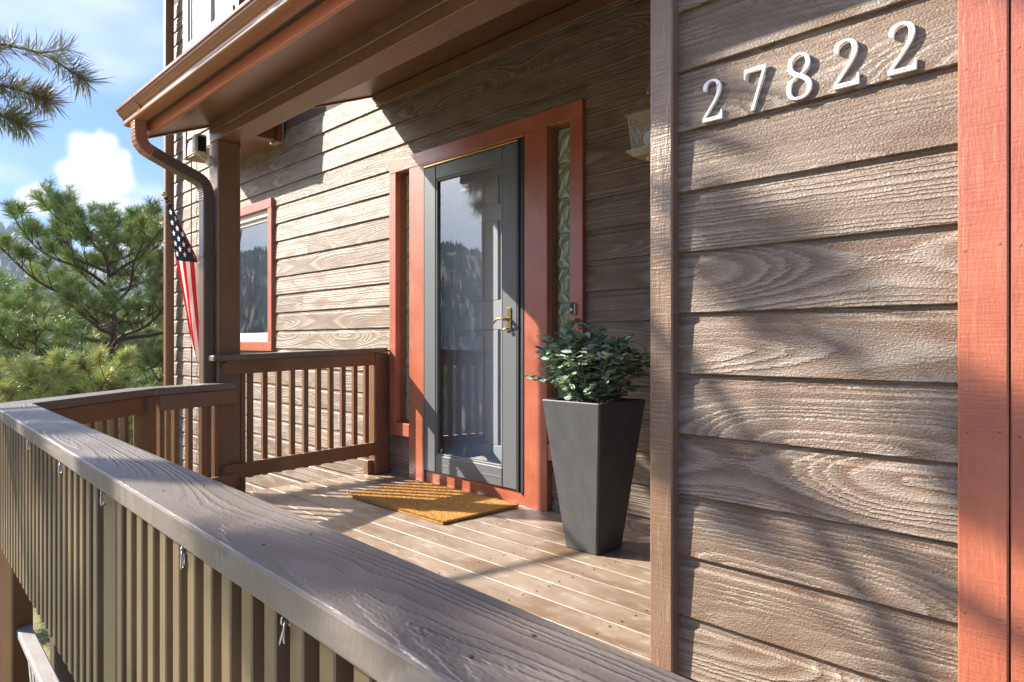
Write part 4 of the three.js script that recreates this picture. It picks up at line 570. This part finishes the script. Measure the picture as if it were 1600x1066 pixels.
const T_NEAR = tuftGeo(110, 0.17, 0.0024, 1), T_FULL = tuftGeo(130, 0.18, 0.0085, 5), T_MID = tuftGeo(64, 0.17, 0.0058, 2), T_FAR = tuftGeo(46, 0.21, 0.012, 3);
function crownFrom(tufts, geo, parent, r, base, name = 'crown') {
  const im = new THREE.InstancedMesh(geo, M.needle, tufts.length), m = new THREE.Matrix4(), q = new THREE.Quaternion(), Y = new THREE.Vector3(0, 1, 0), c = new THREE.Color(), qq = new THREE.Quaternion();
  tufts.forEach(([p, d, s], i) => { q.setFromUnitVectors(Y, d.clone().normalize()); qq.setFromAxisAngle(Y, r() * 6.28); q.multiply(qq); m.compose(p, q, new THREE.Vector3(s, s, s)); im.setMatrixAt(i, m); const v = 0.7 + r() * 0.65, w = r(); if (w < 0.05) c.setRGB(0.16 * v, 0.085 * v, 0.03 * v); else c.setRGB(lerp(base[0], base[0] * 1.5, w) * v, base[1] * v, base[2] * v); im.setColorAt(i, c); });
  im.name = name; im.userData.kind = 'stuff'; im.castShadow = im.receiveShadow = true; parent.add(im); return im;
}
function limb(wood, tufts, a, b, r0, r, opt) {    // limb from a to b with twigs and tufts
  const L = a.distanceTo(b), mid1 = a.clone().lerp(b, 0.35).add(new THREE.Vector3((r() - 0.5) * 0.1 * L, -0.05 * L + (r() - 0.5) * 0.06 * L, (r() - 0.5) * 0.1 * L)), mid2 = a.clone().lerp(b, 0.7).add(new THREE.Vector3((r() - 0.5) * 0.1 * L, -0.05 * L + (r() - 0.5) * 0.05 * L, (r() - 0.5) * 0.1 * L));
  const c = new THREE.CatmullRomCurve3([a, mid1, mid2, b]); wood.push(taper([a, mid1, mid2, b], r0, Math.max(0.006, r0 * 0.22), 9, 6));
  const n = opt.twigs; for (let k = 0; k < n; k++) { const s = lerp(opt.from, 1, (k + r() * 0.6) / n), p = c.getPoint(Math.min(1, s)), t = c.getTangent(Math.min(1, s)); const side = new THREE.Vector3().crossVectors(t, new THREE.Vector3(0, 1, 0)).normalize().multiplyScalar(k % 2 ? 1 : -1); const d = t.clone().multiplyScalar(0.5 + r() * 0.5).addScaledVector(side, 0.5 + r() * 0.6).add(new THREE.Vector3(0, 0.15 + r() * 0.55, 0)).normalize(); const l = opt.len * (0.5 + r() * 0.8) * (1.25 - s * 0.6), e = p.clone().addScaledVector(d, l).add(new THREE.Vector3(0, l * 0.2, 0)); const m = p.clone().lerp(e, 0.5).add(new THREE.Vector3(0, -l * 0.08, 0)); wood.push(taper([p, m, e], Math.max(0.005, r0 * 0.28), 0.004, 4, 4)); const ed = e.clone().sub(m).normalize(); tufts.push([e, ed, opt.size * (0.85 + r() * 0.4)]);
    for (let u = 0; u < opt.sub; u++) { const f = 0.3 + r() * 0.65, q = m.clone().lerp(e, f * 1.0), d2 = ed.clone().add(new THREE.Vector3(r() - 0.5, r() * 0.7, r() - 0.5).multiplyScalar(1.7)).normalize(), l2 = l * (0.2 + 0.3 * r()), e2 = q.clone().addScaledVector(d2, l2); wood.push(taper([q, q.clone().lerp(e2, 0.5), e2], 0.005, 0.003, 2, 4)); tufts.push([e2, d2, opt.size * (0.75 + r() * 0.4)]); } }
  tufts.push([b, c.getTangent(1), opt.size]);
}
function pine(label, x, z, top, H, spread, opt) {
  const r = rng(opt.seed), t = thing('pine_tree', label, 'tree', opt.group), wood = [], tufts = [], y0 = opt.y0 !== undefined ? opt.y0 : ground(x, z) - 0.2; const bend = (y) => new THREE.Vector3(x + 0.25 * N(y * 0.35, opt.seed) + (opt.lean || 0) * (y - y0), y, z + 0.25 * N(y * 0.35, opt.seed + 9));
  const tp = []; for (let k = 0; k <= 8; k++) tp.push(bend(lerp(y0, top - 0.2, k / 8)));
  part(t, 'trunk', taper(tp, opt.r0, 0.02, 26, 10), M.bark);
  for (let k = 0; k < opt.limbs; k++) { const f = (k + 0.5 * r()) / opt.limbs, y = lerp(top - H, top - 0.25, f), az = k * 2.4 + r() * 0.7; let L = spread * Math.pow(Math.sin(Math.PI * clamp(0.22 + 0.72 * f * 1.0 + 0.02)), 0.75) * (0.7 + r() * 0.5); L *= opt.round ? 1 : (1.15 - 0.75 * f); const a = bend(y), b = a.clone().add(new THREE.Vector3(Math.cos(az) * L, L * (0.12 + 0.5 * f) * (0.6 + r() * 0.8), Math.sin(az) * L)); if (b.y > top + 0.1) b.y = top + 0.1 * r(); limb(wood, tufts, a, b, opt.r0 * (0.42 - 0.22 * f), r, opt); }
  tufts.push([bend(top - 0.1), new THREE.Vector3(0, 1, 0), opt.size]);
  part(t, 'limb', mergeGeometries(wood), opt.near ? M.twig : M.bark); crownFrom(tufts, opt.geo, t, r, opt.col); return t;
}
const G1 = [0.22, 0.36, 0.125], G2 = [0.34, 0.48, 0.18];
pine('broad open crowned pine beyond the deck corner with limbs showing against sky', -13.54, -3.285, 3.0, 4.8, 2.25, { seed: 11, r0: 0.15, limbs: 46, twigs: 12, sub: 4, from: 0.28, len: 0.52, size: 1.04, geo: T_MID, col: G1, round: true });
pine('bushy yellow green pine low behind the broad open crowned pine', -19.5, -2.2, 1.9, 5.0, 2.6, { seed: 21, r0: 0.14, limbs: 44, twigs: 11, sub: 4, from: 0.25, len: 0.62, size: 1.2, geo: T_FAR, col: G2, round: true });
pine('dense pine low between the broad pine and the house corner', -18.2, -5.4, 1.3, 4.6, 2.4, { seed: 22, r0: 0.14, limbs: 40, twigs: 11, sub: 4, from: 0.25, len: 0.6, size: 1.2, geo: T_FAR, col: G2, round: true });
pine('leafy young pine below the deck corner in front of the broad pine', -11.2, -2.2, 0.45, 3.2, 1.7, { seed: 23, r0: 0.09, limbs: 36, twigs: 11, sub: 4, from: 0.25, len: 0.45, size: 1.0, geo: T_MID, col: G2, round: true });
{ // tall pine left of the porch: shades the near wall, one bough hangs into view
  const t = thing('pine_tree', 'tall near pine whose long needled bough hangs beside the gutter', 'tree'), r = rng(77), wood = [], tufts = [], x = -5.35, z = 2.0; const tp = []; for (let k = 0; k <= 8; k++) tp.push(new THREE.Vector3(x + 0.1 * N(k * 0.6, 3), lerp(-2.0, 9.0, k / 8), z + 0.1 * N(k * 0.6, 8)));
  part(t, 'trunk', taper(tp, 0.19, 0.03, 26, 12), M.bark);
  const V = (a, b, c) => new THREE.Vector3(a, b, c), near = [];
  // the bough in view: three branchlets
  wood.push(taper([V(-5.35, 2.35, 1.9), V(-5.75, 2.62, 0.8), V(-5.80, 2.82, -0.35)], 0.045, 0.018, 10, 7));
  const br = (pts, n, s0) => { wood.push(taper(pts, 0.014, 0.005, 12, 6)); const c = new THREE.CatmullRomCurve3(pts); for (let k = 0; k < n; k++) { const s = lerp(s0, 1, k / (n - 1)), p = c.getPoint(s), d = c.getTangent(s).multiplyScalar(0.9).add(V((r() - 0.5) * 0.9, (r() - 0.35) * 0.9, (r() - 0.5) * 0.9)).normalize(); near.push([p, d, 0.85 + r() * 0.3]); if (k % 2 === 0 && k < n - 1) { const e = p.clone().addScaledVector(d, 0.10 + r() * 0.06); wood.push(taper([p, p.clone().lerp(e, 0.5), e], 0.006, 0.003, 2, 4)); near.push([e, d, 0.9]); } } near.push([c.getPoint(1), c.getTangent(1), 1.05], [c.getPoint(0.97), c.getTangent(1).add(V(0.2, -0.5, 0)).normalize(), 0.9]); };
  br([V(-5.80, 2.82, -0.35), V(-5.58, 2.87, -0.68), V(-5.42, 2.83, -0.96), V(-5.27, 2.68, -1.16)], 5, 0.3);
  br([V(-5.80, 2.80, -0.30), V(-5.65, 2.68, -0.55), V(-5.53, 2.60, -0.80), V(-5.43, 2.55, -0.98)], 6, 0.25);
  br([V(-5.78, 2.75, -0.15), V(-5.68, 2.56, -0.42), V(-5.58, 2.44, -0.66), V(-5.48, 2.37, -0.86)], 7, 0.25);
  for (let k = 0; k < 17; k++) { const f = k / 17, y = lerp(2.9, 8.8, f), az = k * 2.4 + r() * 0.6, L = lerp(2.1, 0.7, f) * (0.75 + r() * 0.4) * (Math.cos(az) < -0.2 || f > 0.25 ? 1 : 0.8), a = V(x, y, z), b = a.clone().add(V(Math.cos(az) * L, 0.25 * L + f * 0.4, Math.sin(az) * L)); limb(wood, tufts, a, b, 0.05 * (1.1 - f), r, { twigs: 8, sub: 2, from: 0.35, len: 0.5, size: 1.1 }); }
  part(t, 'limb', mergeGeometries(wood), M.twig); crownFrom(near, T_NEAR, t, r, [0.19, 0.24, 0.09], 'bough_needles'); crownFrom(tufts, T_FULL, t, r, G1);
}
pine('slender pine down the slope across from the front door', -15.5, 11.5, 1.6, 6.0, 2.0, { seed: 41, r0: 0.14, limbs: 26, twigs: 8, sub: 3, from: 0.25, len: 0.5, size: 1.2, geo: T_FAR, col: G1 });
pine('round pine down the slope across from the front door', -18.5, 15.5, 2.2, 6.5, 2.6, { seed: 42, r0: 0.16, limbs: 28, twigs: 8, sub: 3, from: 0.25, len: 0.6, size: 1.25, geo: T_FAR, col: G1, round: true });
pine('wide pine down the slope across from the porch window', -24, 11, 2.4, 7.0, 2.8, { seed: 43, r0: 0.16, limbs: 28, twigs: 8, sub: 3, from: 0.25, len: 0.6, size: 1.3, geo: T_FAR, col: G1, round: true });
{ // forest on the far slopes
  const cone = []; for (let k = 0; k < 4; k++) { const g = new THREE.ConeGeometry(0.24 * (1 - k * 0.19), 0.42, 7, 1, true); g.rotateY(k); g.translate(0, 0.26 + k * 0.18, 0); cone.push(g.toNonIndexed()); } const g = mergeGeometries(cone); { const p = g.attributes.position, r = rng(2); for (let i = 0; i < p.count; i++) p.setXYZ(i, p.getX(i) * (1 + 0.25 * Math.sin(i * 12.9)), p.getY(i) + 0.02 * Math.sin(i * 7.7), p.getZ(i) * (1 + 0.25 * Math.sin(i * 5.3))); g.computeVertexNormals(); }
  const r = rng(90), n = 26000, im = new THREE.InstancedMesh(g, mat({ color: lin(1, 1, 1), roughness: 1, side: THREE.DoubleSide }), n), m = new THREE.Matrix4(), c = new THREE.Color(), q = new THREE.Quaternion(), Y = new THREE.Vector3(0, 1, 0); let i = 0, guard = 0;
  while (i < n && guard++ < 400000) { const a = 1.75 + r() * 2.1, rr = 45 + Math.pow(r(), 0.85) * 1150, x = -1 + Math.cos(a) * rr, z = Math.sin(a) * rr; if (fbm(x * 0.012 + 3, z * 0.012, 3) < -0.22) continue; const h = (5 + r() * 7) * (rr < 130 ? 0.45 : 1), y = ground(x, z); if (rr < 130 && y + h > 0.94 + rr * 0.045) continue; m.compose(new THREE.Vector3(x, y - 0.3, z), q.setFromAxisAngle(Y, r() * 6.28), new THREE.Vector3(h * 0.85, h, h * 0.85)); im.setMatrixAt(i, m); const v = 0.65 + r() * 0.7; im.setColorAt(i, c.setRGB(0.052 * v, 0.078 * v, 0.032 * v)); i++; }
  im.count = i; im.castShadow = im.receiveShadow = true; tagAdd(im, 'far_forest', 'dark conifer forest covering the far hillsides', 'forest', null, 'stuff');
}
scene.fog = new THREE.FogExp2(new THREE.Color(0.62, 0.74, 0.90), 0.0004);
renderer.render(scene, camera);
